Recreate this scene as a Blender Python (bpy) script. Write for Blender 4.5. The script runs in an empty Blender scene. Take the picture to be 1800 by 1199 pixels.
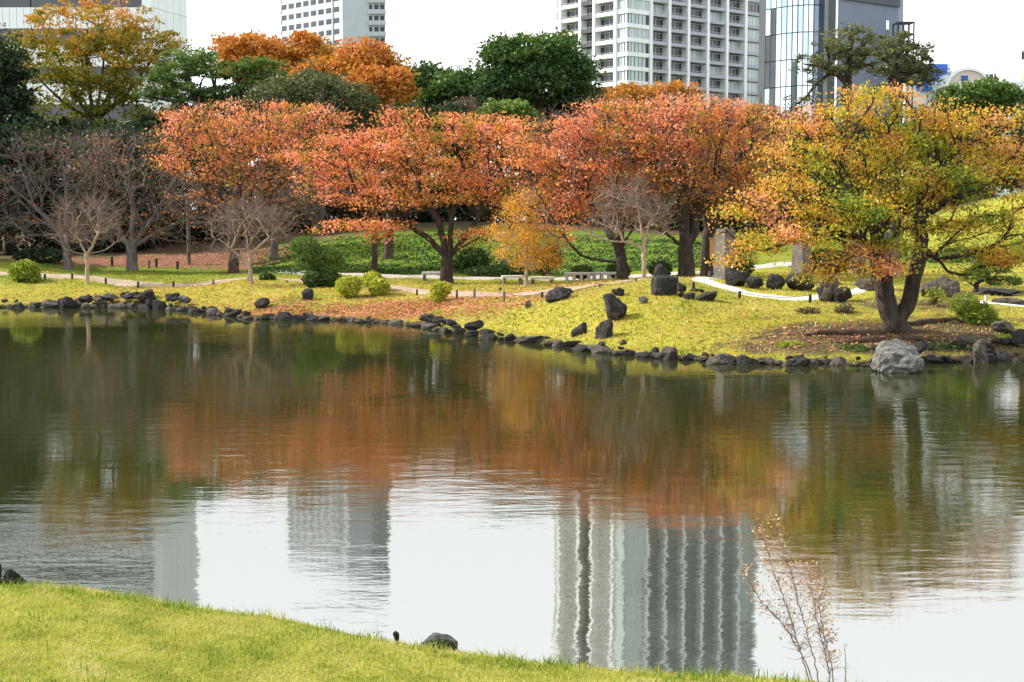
import bpy, bmesh, math, random
import numpy as np
from mathutils import Vector, noise as mnoise

random.seed(11)
rng = np.random.default_rng(11)
S = bpy.context.scene
COL = S.collection

# ------------------------------------------------------------------ camera
FPX, HC = 2500.0, 3.4                       # focal length in photo pixels, eye height over the water
TH = math.atan(209.5 / FPX)                 # slight downward pitch
cam_d = bpy.data.cameras.new('camera')
cam_d.lens, cam_d.sensor_width, cam_d.sensor_fit = 50.0, 36.0, 'HORIZONTAL'
cam_d.clip_start, cam_d.clip_end = 0.1, 6000
cam = bpy.data.objects.new('camera', cam_d)
cam.location = (0, 0, HC)
cam.rotation_euler = (math.pi / 2 - TH, 0, 0)
COL.objects.link(cam)
S.camera = cam

# ------------------------------------------------------------------ sky, sun, exposure
SUN_DIR = Vector((-0.90, 0.20, 0.66)).normalized()      # towards the sun
SUN_EL = math.asin(SUN_DIR.z)
SUN_AZ = math.atan2(SUN_DIR.x, SUN_DIR.y)
world = bpy.data.worlds.new('World')
S.world = world
world.use_nodes = True
nt = world.node_tree
nt.nodes.clear()
def wn(t, **kw):
    n = nt.nodes.new(t)
    for k, v in kw.items():
        setattr(n, k, v)
    return n
wout = wn('ShaderNodeOutputWorld')
sky = wn('ShaderNodeTexSky', sky_type='NISHITA', sun_disc=False)
sky.sun_elevation, sky.sun_rotation = SUN_EL, SUN_AZ
sky.air_density, sky.dust_density = 1.0, 1.2
bg1 = wn('ShaderNodeBackground'); bg1.inputs[1].default_value = 0.08
bg2 = wn('ShaderNodeBackground')
bg2.inputs[0].default_value = (0.94, 0.97, 1.0, 1); bg2.inputs[1].default_value = 1.12
tc = wn('ShaderNodeTexCoord')
sep = wn('ShaderNodeSeparateXYZ')
nt.links.new(tc.outputs['Generated'], sep.inputs[0])
def wm(op, a, b=None, clamp=False):
    n = wn('ShaderNodeMath', operation=op, use_clamp=clamp)
    for i, v in enumerate((a, b)):
        if v is None: continue
        if isinstance(v, (int, float)): n.inputs[i].default_value = v
        else: nt.links.new(v, n.inputs[i])
    return n.outputs[0]
zc = wm('MAXIMUM', sep.outputs[2], 0.0)
den = wm('ADD', zc, 0.15)
comb = wn('ShaderNodeCombineXYZ')
nt.links.new(wm('DIVIDE', sep.outputs[0], den), comb.inputs[0])
nt.links.new(wm('DIVIDE', sep.outputs[1], den), comb.inputs[1])
cn = wn('ShaderNodeTexNoise'); cn.inputs['Scale'].default_value = 0.9; cn.inputs['Detail'].default_value = 7
nt.links.new(comb.outputs[0], cn.inputs['Vector'])
cl = wm('MULTIPLY', wm('SUBTRACT', cn.outputs[0], 0.40), 5.0)
low = wm('MULTIPLY', wm('SUBTRACT', 0.62, zc), 3.0)          # cloud decks close up towards the horizon
fac = wm('ADD', wm('MAXIMUM', cl, 0.0), wm('MAXIMUM', low, 0.0), clamp=True)
mixw = wn('ShaderNodeMixShader')
nt.links.new(sky.outputs[0], bg1.inputs[0])
nt.links.new(fac, mixw.inputs[0])
nt.links.new(bg1.outputs[0], mixw.inputs[1])
nt.links.new(bg2.outputs[0], mixw.inputs[2])
nt.links.new(mixw.outputs[0], wout.inputs[0])

sun_d = bpy.data.lights.new('sun', 'SUN')
sun_d.energy, sun_d.angle, sun_d.color = 5.0, math.radians(0.55), (1.0, 0.93, 0.82)
sun = bpy.data.objects.new('sun', sun_d)
sun.rotation_euler = SUN_DIR.to_track_quat('Z', 'Y').to_euler()
COL.objects.link(sun)

vs = S.view_settings
vs.view_transform, vs.look, vs.gamma, vs.use_curve_mapping = 'Standard', 'None', 1.0, False
vs.exposure = 0.78
S.render.engine = 'CYCLES'
S.cycles.use_denoising = True
S.cycles.max_bounces, S.cycles.diffuse_bounces, S.cycles.glossy_bounces = 5, 3, 3
S.cycles.transmission_bounces, S.cycles.transparent_max_bounces = 3, 4
S.cycles.caustics_reflective = S.cycles.caustics_refractive = False

# ------------------------------------------------------------------ placing helpers
CT, ST = math.cos(TH), math.sin(TH)
def at(px, py, D):
    """point at forward distance D seen at photo pixel px, py"""
    t = (599.5 - py) / FPX
    dz = D * (t * CT - ST) / (CT + t * ST)
    return Vector(((px - 900) / FPX * (D * CT - dz * ST), D, HC + dz))
def atx(px, D, z=1.0):
    return (px - 900) / FPX * (D * CT - (z - HC) * ST)

def tag(o, label=None, cat=None, group=None, kind=None):
    if label: o['label'] = label
    if cat: o['category'] = cat
    if group: o['group'] = group
    if kind: o['kind'] = kind
    return o
def empty(name, loc, rz=0.0):
    o = bpy.data.objects.new(name, None)
    o.empty_display_size = 0.2
    o.location = loc; o.rotation_euler = (0, 0, rz)
    COL.objects.link(o)
    return o
def link(name, me, mat=None, parent=None, loc=None):
    """world-space mesh object, optionally a child of a thing (the parent's transform is undone)"""
    if mat is not None and not me.materials:
        me.materials.append(mat)
    o = bpy.data.objects.new(name, me)
    COL.objects.link(o)
    if loc is not None: o.location = loc
    if parent is not None:
        o.parent = parent
    return o
def mesh_np(name, V, faces, smooth=False, attrs=None):
    """faces: list of (n,k) int arrays"""
    me = bpy.data.meshes.new(name)
    V = np.asarray(V, dtype=np.float32)
    me.vertices.add(len(V)); me.vertices.foreach_set('co', V.ravel())
    faces = [np.asarray(f, dtype=np.int32) for f in faces if len(f)]
    nl = sum(f.size for f in faces); npoly = sum(len(f) for f in faces)
    me.loops.add(nl); me.polygons.add(npoly)
    me.loops.foreach_set('vertex_index', np.concatenate([f.ravel() for f in faces]))
    tot = np.concatenate([np.full(len(f), f.shape[1], np.int32) for f in faces])
    st = np.concatenate([[0], np.cumsum(tot)[:-1]]).astype(np.int32)
    me.polygons.foreach_set('loop_start', st)
    me.polygons.foreach_set('loop_total', tot)
    me.polygons.foreach_set('use_smooth', np.full(npoly, bool(smooth)))
    for k, (dom, arr) in (attrs or {}).items():
        a = me.attributes.new(k, 'FLOAT', dom)
        a.data.foreach_set('value', np.asarray(arr, np.float32))
    me.update(calc_edges=True)
    return me
class MB:
    """collects boxes, prisms and quads into one mesh"""
    def __init__(s): s.v, s.q, s.n = [], [], 0
    def hexa(s, pts):
        s.v.append(np.array(pts, float)); b = s.n; s.n += 8
        for f in ((0,3,2,1),(4,5,6,7),(0,1,5,4),(1,2,6,5),(2,3,7,6),(3,0,4,7)):
            s.q.append([b + i for i in f])
        return s
    def box(s, x0, x1, y0, y1, z0, z1):
        return s.hexa([(x0,y0,z0),(x1,y0,z0),(x1,y1,z0),(x0,y1,z0),(x0,y0,z1),(x1,y0,z1),(x1,y1,z1),(x0,y1,z1)])
    def mesh(s, name): return mesh_np(name, np.concatenate(s.v), [np.array(s.q)])
    def build(s, name, mat, parent=None): return link(name, s.mesh(name), mat, parent)

# ------------------------------------------------------------------ materials
MATS = {}
def new_mat(name):
    m = bpy.data.materials.new(name); m.use_nodes = True
    m.node_tree.nodes.clear()
    return m, m.node_tree
def nd(t, typ, **kw):
    n = t.nodes.new(typ)
    for k, v in kw.items(): setattr(n, k, v)
    return n
def c4(c): return (c[0], c[1], c[2], 1)
def ramp(t, src, stops):
    r = nd(t, 'ShaderNodeValToRGB')
    e = r.color_ramp.elements
    while len(e) < len(stops): e.new(0.5)
    for i, (p, c) in enumerate(stops):
        e[i].position = p; e[i].color = c4(c)
    t.links.new(src, r.inputs[0])
    return r.outputs[0]
def noise_node(t, scale, detail=5, coord='Object', rough=0.6, stretch=None):
    tcn = nd(t, 'ShaderNodeTexCoord')
    n = nd(t, 'ShaderNodeTexNoise')
    n.inputs['Scale'].default_value = scale; n.inputs['Detail'].default_value = detail
    n.inputs['Roughness'].default_value = rough
    if stretch:
        mp = nd(t, 'ShaderNodeMapping'); mp.inputs['Scale'].default_value = stretch
        t.links.new(tcn.outputs[coord], mp.inputs[0]); t.links.new(mp.outputs[0], n.inputs['Vector'])
    else:
        t.links.new(tcn.outputs[coord], n.inputs['Vector'])
    return n.outputs[0]
def mat_solid(name, stops, scale=4, rough=0.8, bump=0.0, bscale=None, metallic=0.0, spec=0.3, stretch=None, detail=5, bdist=0.05):
    m, t = new_mat(name)
    out = nd(t, 'ShaderNodeOutputMaterial'); p = nd(t, 'ShaderNodeBsdfPrincipled')
    p.inputs['Roughness'].default_value = rough; p.inputs['Metallic'].default_value = metallic
    p.inputs['Specular IOR Level'].default_value = spec
    if len(stops) == 1: p.inputs['Base Color'].default_value = c4(stops[0][1])
    else: t.links.new(ramp(t, noise_node(t, scale, detail, stretch=stretch), stops), p.inputs['Base Color'])
    if bump:
        b = nd(t, 'ShaderNodeBump'); b.inputs['Strength'].default_value = bump; b.inputs['Distance'].default_value = bdist
        t.links.new(noise_node(t, bscale or scale * 3, 6, stretch=stretch), b.inputs['Height'])
        t.links.new(b.outputs[0], p.inputs['Normal'])
    t.links.new(p.outputs[0], out.inputs[0])
    MATS[name] = m
    return m
def mat_leaf(name, stops, trans=0.4, gloss=0.025):
    """leaf colours from the per-leaf attribute 'tint'"""
    m, t = new_mat(name)
    out = nd(t, 'ShaderNodeOutputMaterial')
    a = nd(t, 'ShaderNodeAttribute', attribute_name='tint')
    col = ramp(t, a.outputs['Fac'], stops)
    d = nd(t, 'ShaderNodeBsdfDiffuse'); tr = nd(t, 'ShaderNodeBsdfTranslucent'); g = nd(t, 'ShaderNodeBsdfGlossy')
    g.inputs['Roughness'].default_value = 0.45
    t.links.new(col, d.inputs[0]); t.links.new(col, tr.inputs[0])
    mx = nd(t, 'ShaderNodeMixShader'); mx.inputs[0].default_value = trans
    t.links.new(d.outputs[0], mx.inputs[1]); t.links.new(tr.outputs[0], mx.inputs[2])
    m2 = nd(t, 'ShaderNodeMixShader'); m2.inputs[0].default_value = gloss
    t.links.new(mx.outputs[0], m2.inputs[1]); t.links.new(g.outputs[0], m2.inputs[2])
    t.links.new(m2.outputs[0], out.inputs[0])
    MATS[name] = m
    return m

M_bark_dark = mat_solid('bark_dark', [(0.3, (0.018, 0.013, 0.010)), (0.7, (0.075, 0.056, 0.044))], 6, 0.9, 0.8, 14, stretch=(1, 1, 0.35))
M_bark_grey = mat_solid('bark_grey', [(0.3, (0.075, 0.062, 0.055)), (0.7, (0.20, 0.17, 0.155))], 6, 0.9, 0.6, 14, stretch=(1, 1, 0.35))
M_bark_pale = mat_solid('bark_pale', [(0.3, (0.26, 0.19, 0.13)), (0.7, (0.46, 0.36, 0.27))], 8, 0.8, 0.4, 20, stretch=(1, 1, 0.4))
M_twig_pink = mat_solid('twig_pink', [(0.3, (0.13, 0.092, 0.078)), (0.7, (0.26, 0.195, 0.165))], 3, 0.9)
M_bark_brown = mat_solid('bark_brown', [(0.3, (0.035, 0.022, 0.015)), (0.7, (0.10, 0.065, 0.045))], 6, 0.9, 0.6, 14, stretch=(1, 1, 0.35))

L_red = mat_leaf('leaf_red', [(0.0, (0.22, 0.22, 0.03)), (0.16, (0.46, 0.26, 0.03)), (0.36, (0.72, 0.32, 0.06)), (0.62, (0.82, 0.27, 0.10)), (0.85, (0.83, 0.245, 0.14)), (1.0, (0.86, 0.42, 0.24))], 0.5)
L_orange = mat_leaf('leaf_orange_cherry', [(0.0, (0.16, 0.15, 0.03)), (0.25, (0.36, 0.19, 0.03)), (0.5, (0.55, 0.19, 0.035)), (0.8, (0.62, 0.17, 0.06)), (1.0, (0.66, 0.25, 0.11))])
L_gold = mat_leaf('leaf_gold', [(0.0, (0.20, 0.30, 0.035)), (0.3, (0.46, 0.44, 0.035)), (0.52, (0.70, 0.45, 0.035)), (0.76, (0.74, 0.33, 0.06)), (1.0, (0.80, 0.38, 0.20))], 0.45)
L_yel = mat_leaf('leaf_yellow', [(0.0, (0.50, 0.34, 0.025)), (0.5, (0.72, 0.37, 0.025)), (1.0, (0.76, 0.30, 0.035))], 0.45)
L_zel = mat_leaf('leaf_zelkova', [(0.0, (0.16, 0.17, 0.014)), (0.5, (0.30, 0.24, 0.016)), (0.8, (0.46, 0.25, 0.025)), (1.0, (0.56, 0.25, 0.06))], 0.4)
L_zor = mat_leaf('leaf_rust', [(0.0, (0.34, 0.21, 0.014)), (0.4, (0.50, 0.22, 0.02)), (1.0, (0.54, 0.19, 0.045))], 0.4)
L_ever = mat_leaf('leaf_evergreen', [(0.0, (0.020, 0.045, 0.014)), (0.6, (0.05, 0.105, 0.022)), (1.0, (0.10, 0.17, 0.03))], 0.25)
L_dark = mat_leaf('leaf_dark_evergreen', [(0.0, (0.010, 0.022, 0.010)), (0.6, (0.022, 0.045, 0.016)), (1.0, (0.05, 0.085, 0.025))], 0.2)
L_olive = mat_leaf('leaf_olive', [(0.0, (0.045, 0.062, 0.026)), (0.6, (0.09, 0.11, 0.04)), (1.0, (0.14, 0.155, 0.055))], 0.25)
L_pine = mat_leaf('needle_green', [(0.0, (0.035, 0.075, 0.016)), (0.5, (0.085, 0.15, 0.026)), (1.0, (0.16, 0.24, 0.04))], 0.25)
L_pined = mat_leaf('needle_olive', [(0.0, (0.055, 0.065, 0.028)), (0.5, (0.11, 0.125, 0.045)), (1.0, (0.18, 0.19, 0.065))], 0.25)
L_clip = mat_leaf('leaf_clipped', [(0.0, (0.022, 0.05, 0.012)), (0.6, (0.06, 0.11, 0.018)), (1.0, (0.13, 0.19, 0.03))], 0.25)
L_lime = mat_leaf('leaf_lime', [(0.0, (0.12, 0.19, 0.02)), (0.5, (0.30, 0.36, 0.03)), (1.0, (0.50, 0.48, 0.05))], 0.35)
L_brush = mat_leaf('leaf_brown_brush', [(0.0, (0.05, 0.055, 0.025)), (0.5, (0.11, 0.085, 0.05)), (1.0, (0.20, 0.13, 0.08))], 0.25)
L_fallen = mat_leaf('leaf_fallen', [(0.0, (0.20, 0.11, 0.05)), (0.4, (0.50, 0.20, 0.09)), (0.75, (0.60, 0.20, 0.13)), (1.0, (0.66, 0.36, 0.24))], 0.1)
L_grass = mat_leaf('grass_blades', [(0.0, (0.09, 0.18, 0.015)), (0.4, (0.27, 0.335, 0.038)), (0.75, (0.45, 0.435, 0.08)), (1.0, (0.58, 0.48, 0.20))], 0.3)
L_white = mat_leaf('leaf_white_flower', [(0.0, (0.05, 0.10, 0.02)), (0.55, (0.09, 0.14, 0.03)), (0.62, (0.7, 0.7, 0.62)), (1.0, (0.8, 0.8, 0.75))], 0.25)
L_seed = mat_leaf('seed_heads', [(0.0, (0.30, 0.16, 0.09)), (0.5, (0.46, 0.30, 0.17)), (1.0, (0.60, 0.46, 0.30))], 0.4)

M_rock_dark = mat_solid('rock_volcanic', [(0.25, (0.010, 0.010, 0.010)), (0.5, (0.032, 0.030, 0.029)), (0.75, (0.10, 0.092, 0.085))], 5, 0.95, 1.0, 16)
M_rock_mid = mat_solid('rock_brown_grey', [(0.25, (0.04, 0.034, 0.03)), (0.5, (0.10, 0.085, 0.072)), (0.78, (0.21, 0.18, 0.15))], 4, 0.95, 1.0, 12)
M_rock_pale = mat_solid('rock_pale_grey', [(0.25, (0.06, 0.058, 0.054)), (0.5, (0.16, 0.155, 0.14)), (0.8, (0.30, 0.285, 0.26))], 4, 0.95, 1.0, 14, detail=8)
M_pillar = mat_solid('stone_pillar', [(0.3, (0.095, 0.082, 0.072)), (0.7, (0.20, 0.178, 0.158))], 5, 0.95, 0.6, 18)
M_bench = mat_solid('bench_stone', [(0.3, (0.50, 0.48, 0.45)), (0.7, (0.66, 0.65, 0.62))], 6, 0.9, 0.3, 30)
M_bench_leg = mat_solid('bench_leg_stone', [(0.3, (0.10, 0.095, 0.085)), (0.7, (0.20, 0.19, 0.17))], 6, 0.95, 0.3, 30)
M_post = mat_solid('post_wood', [(0.3, (0.10, 0.08, 0.07)), (0.7, (0.22, 0.19, 0.165))], 10, 0.95, 0.4, 30)
M_post_dark = mat_solid('post_dark', [(0.3, (0.02, 0.018, 0.017)), (0.7, (0.06, 0.055, 0.05))], 10, 0.9)
M_rope = mat_solid('rope_fibre', [(0.3, (0.10, 0.085, 0.06)), (0.7, (0.18, 0.15, 0.11))], 20, 0.95)
M_gravel = mat_solid('path_gravel', [(0.3, (0.30, 0.27, 0.24)), (0.7, (0.47, 0.43, 0.39))], 3, 0.95, 0.4, 25)
M_gravel_leafy = mat_solid('path_earth', [(0.3, (0.26, 0.19, 0.13)), (0.7, (0.40, 0.32, 0.24))], 3, 0.95, 0.4, 25)
M_white_path = mat_solid('path_pale_stone', [(0.3, (0.44, 0.42, 0.385)), (0.7, (0.60, 0.575, 0.53))], 3, 0.9, 0.3, 25)
M_sign_wood = mat_solid('sign_wood', [(0.3, (0.36, 0.17, 0.06)), (0.7, (0.48, 0.25, 0.10))], 8, 0.7, stretch=(6, 6, 0.6))

# ------------------------------------------------------------------ terrain
WL = np.array([(-400,538),(-150,540),(0,541),(120,541),(250,542),(300,546),(350,550),(400,556),(450,563),(520,562),(600,565),(700,570),(740,576),(800,588),(850,595),(900,600),
               (1000,611),(1060,620),(1100,626),(1200,635),(1300,640),(1400,643),(1500,643),(1600,642),(1700,638),(1800,632),(1950,625),(2200,610)], float)
_w = [at(p[0], p[1], HC * (CT - (599.5 - p[1]) / FPX * -ST) / 1.0) for p in WL]   # placeholder depth, refined below
def water_pt(px, py):
    t = (599.5 - py) / FPX
    k = (t * CT - ST) / (CT + t * ST)
    D = -HC / k
    return at(px, py, D)
_w = np.array([water_pt(*p) for p in WL])
def bank_y(x):
    x = np.asarray(x, float)
    y = np.interp(x, _w[:, 0], _w[:, 1])
    return y + 0.35 * np.sin(x * 1.9) * 0.4 + 0.18 * np.sin(x * 4.3 + 1)
CTRL = [(0,524,58.5),(250,512,58.5),(400,546,53.2),(600,551,50.5),(760,556,47.2),(900,584,42.6),(1000,592,40.6),(1200,618,36.6),(1000,540,42.8),(1060,575,39.6),(1100,565,40),(1100,520,43),
 (1200,600,37.3),(1200,540,41),(1250,520,43.5),(1300,600,36.8),(1300,540,41),(1400,565,39),(1400,618,35.4),(1500,600,36.5),(1570,582,37.8),(1570,530,42),(1700,600,36.5),
 (1700,562,39.5),(1790,592,37.5),(1790,540,42),(1400,527,43.5),(1300,503,46),(1200,491,48),(1100,500,46),(1000,517,46),(930,512,50),(1150,492,52),(1090,492,55),(1205,490,54),
 (925,504,54),(1000,498,58),(785,498,60),(850,500,57),(850,540,46.5),(850,520,51),(850,566,44),(700,537,50.5),(700,512,54),(600,522,53),(560,501,57),(600,545,51),(500,500,58),
 (500,530,53),(440,498,58),(400,511,57),(400,531,55),(410,481,68),(300,501,60.5),(300,481,68),(153,499,61),(153,520,58.8),(232,476,70),(120,476,70),(50,497,61),(50,518,58.8),
 (30,463,69),(150,464,75),(350,461,76),(480,461,74),(480,479,66),(658,479,66),(700,486,63),(850,488,63),(1000,488,63),(683,461,70),(560,440,75),(700,415,78),(850,440,73),
 (1000,440,73),(1000,410,80),(1150,430,76),(1150,470,66),(1250,479,60),(1243,488,55),(1350,466,64),(1350,445,72),(1450,440,75),(1450,482,56),(1550,492,52),(1700,482,56),
 (1700,512,47),(1700,445,70),(1790,385,75),(1800,345,80),(1600,425,78),(0,440,90),(450,400,95),(900,385,100),(1350,400,100),(1800,340,92)]
_c = np.array([at(*c) for c in CTRL])
_sc = 20.0
def _tps(r2): return 0.5 * r2 * np.log(r2 + 1e-9)
_P = _c[:, :2] / _sc
_A = _tps(((_P[:, None] - _P[None]) ** 2).sum(2)) + np.eye(len(_P)) * 2e-4
_Q = np.c_[np.ones(len(_P)), _P]
_sol = np.linalg.solve(np.block([[_A, _Q], [_Q.T, np.zeros((3, 3))]]), np.r_[_c[:, 2], 0, 0, 0])
def sstep(t):
    t = np.clip(t, 0, 1); return t * t * (3 - 2 * t)
def ground(x, y):
    x = np.atleast_1d(np.asarray(x, float)); y = np.atleast_1d(np.asarray(y, float))
    sh = x.shape; x, y = x.ravel(), y.ravel()
    lim = 0.385 * y
    xe = np.clip(x, -lim, lim); ye = np.clip(y, 30, 100)
    xe = np.clip(xe, -0.385 * ye, 0.385 * ye)
    z = np.empty(len(x))
    for i in range(0, len(x), 20000):
        p = np.c_[xe[i:i+20000], ye[i:i+20000]] / _sc
        k = _tps(((p[:, None] - _P[None]) ** 2).sum(2))
        z[i:i+20000] = k @ _sol[:-3] + np.c_[np.ones(len(p)), p] @ _sol[-3:]
    far = sstep((y - 92) / 25); z = z * (1 - far) + 3.0 * far
    z = np.maximum(z, 0.10)
    v = y - bank_y(x)
    z = z + 0.035 * np.sin(x * 1.3 + y * 0.9) * np.sin(y * 1.1 - x * 0.4) + 0.02 * np.sin(x * 3.1) * np.sin(y * 2.7)
    k = sstep((v + 0.25) / 0.9)
    z = -0.7 * (1 - k) + np.maximum(z, 0.09) * k
    return z.reshape(sh)
def gz(x, y): return float(ground(x, y)[0])
def gp(px, D):
    x = atx(px, D); z = gz(x, D); x = atx(px, D, z)
    return Vector((x, D, gz(x, D)))

def spots(x, y, L):
    r = np.zeros_like(x)
    for px, D, rx, ry, s in L:
        cx = atx(px, D)
        r = np.maximum(r, s * np.exp(-(((x - cx) / rx) ** 2 + ((y - D) / ry) ** 2)))
    return r
us = np.concatenate([np.linspace(-70, -26, 40)[:-1], np.linspace(-26, 24, 330), np.linspace(24, 70, 40)[1:]])
vsx = np.concatenate([np.linspace(-1.6, 0, 9)[:-1], np.linspace(0, 2, 17)[:-1], np.linspace(2, 14, 70)[:-1], np.linspace(14, 45, 70)[:-1],
                      np.linspace(45, 90, 40)[:-1], np.geomspace(90, 2500, 26)])
U, Vv = np.meshgrid(us, vsx)
GX = U * (1 + np.maximum(Vv - 40, 0) / 40)
GY = bank_y(U) + Vv
GZ = ground(GX, GY)
nr, nc = GX.shape
idx = np.arange(nr * nc).reshape(nr, nc)
GF = np.stack([idx[:-1, :-1], idx[:-1, 1:], idx[1:, 1:], idx[1:, :-1]], -1).reshape(-1, 4)
gx, gy = GX.ravel(), GY.ravel()
a_yel = np.clip(1.15 - sstep((gy - 57) / 9), 0, 1)
a_yel = np.maximum(a_yel, spots(gx, gy, [(1795, 78, 9, 9, 1.0), (40, 66, 6, 5, 0.5), (360, 66, 7, 3, .6), (1350, 70, 6, 6, .5)]))
a_yel *= 1 - spots(gx, gy, [(500, 52.5, 1.2, 1.6, .6), (1160, 45, 2, 1, .2)])
a_earth_shadow = spots(gx, gy, [(1480, 37.0, 3.0, 2.0, .95), (1570, 37.4, 2.2, 2.2, 1.0), (1620, 35.6, 4.2, 1.1, .92), (1430, 36.2, 2.8, 1.4, .85), (1760, 37, 3.4, 1.6, .8), (1690, 38.2, 3.0, 2.2, .7), (1600, 42, 4.0, 2.5, .62), (785, 60, 1.6, .9, .8), (830, 59.3, 1.6, .5, .6), (1093, 55, 1.2, .8, .7),  # spot right of the forked cherry is its trunk shadow, painted as soil
                         (1210, 54, 1.5, .9, .8), (410, 68, 1.6, 1, .7), (232, 70, 1.6, 1, .7), (120, 70, 1.6, 1, .6), (1720, 46, 3.4, 1.5, .9), (1370, 39.5, 1.2, .5, .5), (650, 53, 1.5, .5, .6), (1400, 49, 3.5, 2, .6),
                         (1790, 40, 2, 1.2, .5), (700, 95, 60, 14, 1), (60, 90, 40, 15, 1)])
vv = gy - bank_y(gx)
a_earth_shadow = np.maximum(a_earth_shadow, .95 * np.clip(1 - (vv - .35) / .5, 0, 1))
a_litter = spots(gx, gy, [(330, 77, 7, 4, 1), (180, 76, 6, 3, .9), (420, 74, 4, 4, .7), (600, 50.8, 4.5, .9, .62), (740, 49, 3, 1, .6), (860, 46.5, 2.2, 1.0, .5), (480, 52, 2, 1, .55), (1480, 37.6, 2.2, .8, .45), (1000, 50, 4, 2.0, .45), (330, 55, 3, .8, .5)])
me = mesh_np('ground', np.c_[gx, gy, GZ.ravel()], [GF], smooth=True, attrs={'yel': ('POINT', a_yel), 'earth_shadow': ('POINT', a_earth_shadow), 'litter': ('POINT', a_litter)})

def mat_ground():
    m, t = new_mat('garden_ground')
    out = nd(t, 'ShaderNodeOutputMaterial'); p = nd(t, 'ShaderNodeBsdfPrincipled')
    p.inputs['Roughness'].default_value = 0.95; p.inputs['Specular IOR Level'].default_value = 0.05
    def attr(n): return nd(t, 'ShaderNodeAttribute', attribute_name=n).outputs['Fac']
    def math_(op, a, b, clamp=False):
        n = nd(t, 'ShaderNodeMath', operation=op, use_clamp=clamp)
        for i, v in enumerate((a, b)):
            if isinstance(v, (int, float)): n.inputs[i].default_value = v
            else: t.links.new(v, n.inputs[i])
        return n.outputs[0]
    def mix(f, a, b):
        n = nd(t, 'ShaderNodeMix', data_type='RGBA')
        t.links.new(f, n.inputs[0]); t.links.new(a, n.inputs[6]); t.links.new(b, n.inputs[7])
        return n.outputs[2]
    n1, n2, n3 = noise_node(t, 1.1, 6, rough=0.65), noise_node(t, 7, 5, rough=0.7), noise_node(t, 0.35, 3)
    green = ramp(t, n2, [(0.3, (0.05, 0.10, 0.012)), (0.55, (0.11, 0.19, 0.02)), (0.75, (0.20, 0.27, 0.03))])
    yell = ramp(t, n2, [(0.30, (0.11, 0.125, 0.018)), (0.47, (0.30, 0.275, 0.032)), (0.7, (0.43, 0.35, 0.07))])
    dry = ramp(t, n1, [(0.3, (0.22, 0.23, 0.025)), (0.7, (0.42, 0.31, 0.12))])
    f1 = math_('ADD', attr('yel'), math_('MULTIPLY', math_('SUBTRACT', n1, 0.55), 1.3), True)
    c = mix(f1, green, yell)
    mm = math_('MULTIPLY', math_('SUBTRACT', n3, 0.45), 3.0, True)
    c = mix(math_('MULTIPLY', math_('MULTIPLY', mm, f1), 0.55), c, dry)
    earth_shadow = ramp(t, n2, [(0.3, (0.045, 0.03, 0.018)), (0.7, (0.15, 0.105, 0.065))])
    fe = math_('MULTIPLY', math_('SUBTRACT', math_('ADD', attr('earth_shadow'), n1), 0.85), 4.0, True)
    c = mix(fe, c, earth_shadow)
    lit = ramp(t, noise_node(t, 11, 4), [(0.35, (0.07, 0.04, 0.025)), (0.5, (0.20, 0.10, 0.06)), (0.65, (0.36, 0.19, 0.13))])
    fl = math_('MULTIPLY', math_('SUBTRACT', math_('ADD', attr('litter'), n1), 0.90), 4.0, True)
    c = mix(fl, c, lit)
    t.links.new(c, p.inputs['Base Color'])
    b = nd(t, 'ShaderNodeBump'); b.inputs['Strength'].default_value = 0.7; b.inputs['Distance'].default_value = 0.08
    t.links.new(noise_node(t, 9, 7, rough=0.75), b.inputs['Height']); t.links.new(b.outputs[0], p.inputs['Normal'])
    t.links.new(p.outputs[0], out.inputs[0])
    return m
tag(link('ground', me, mat_ground()), kind='structure')

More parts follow.
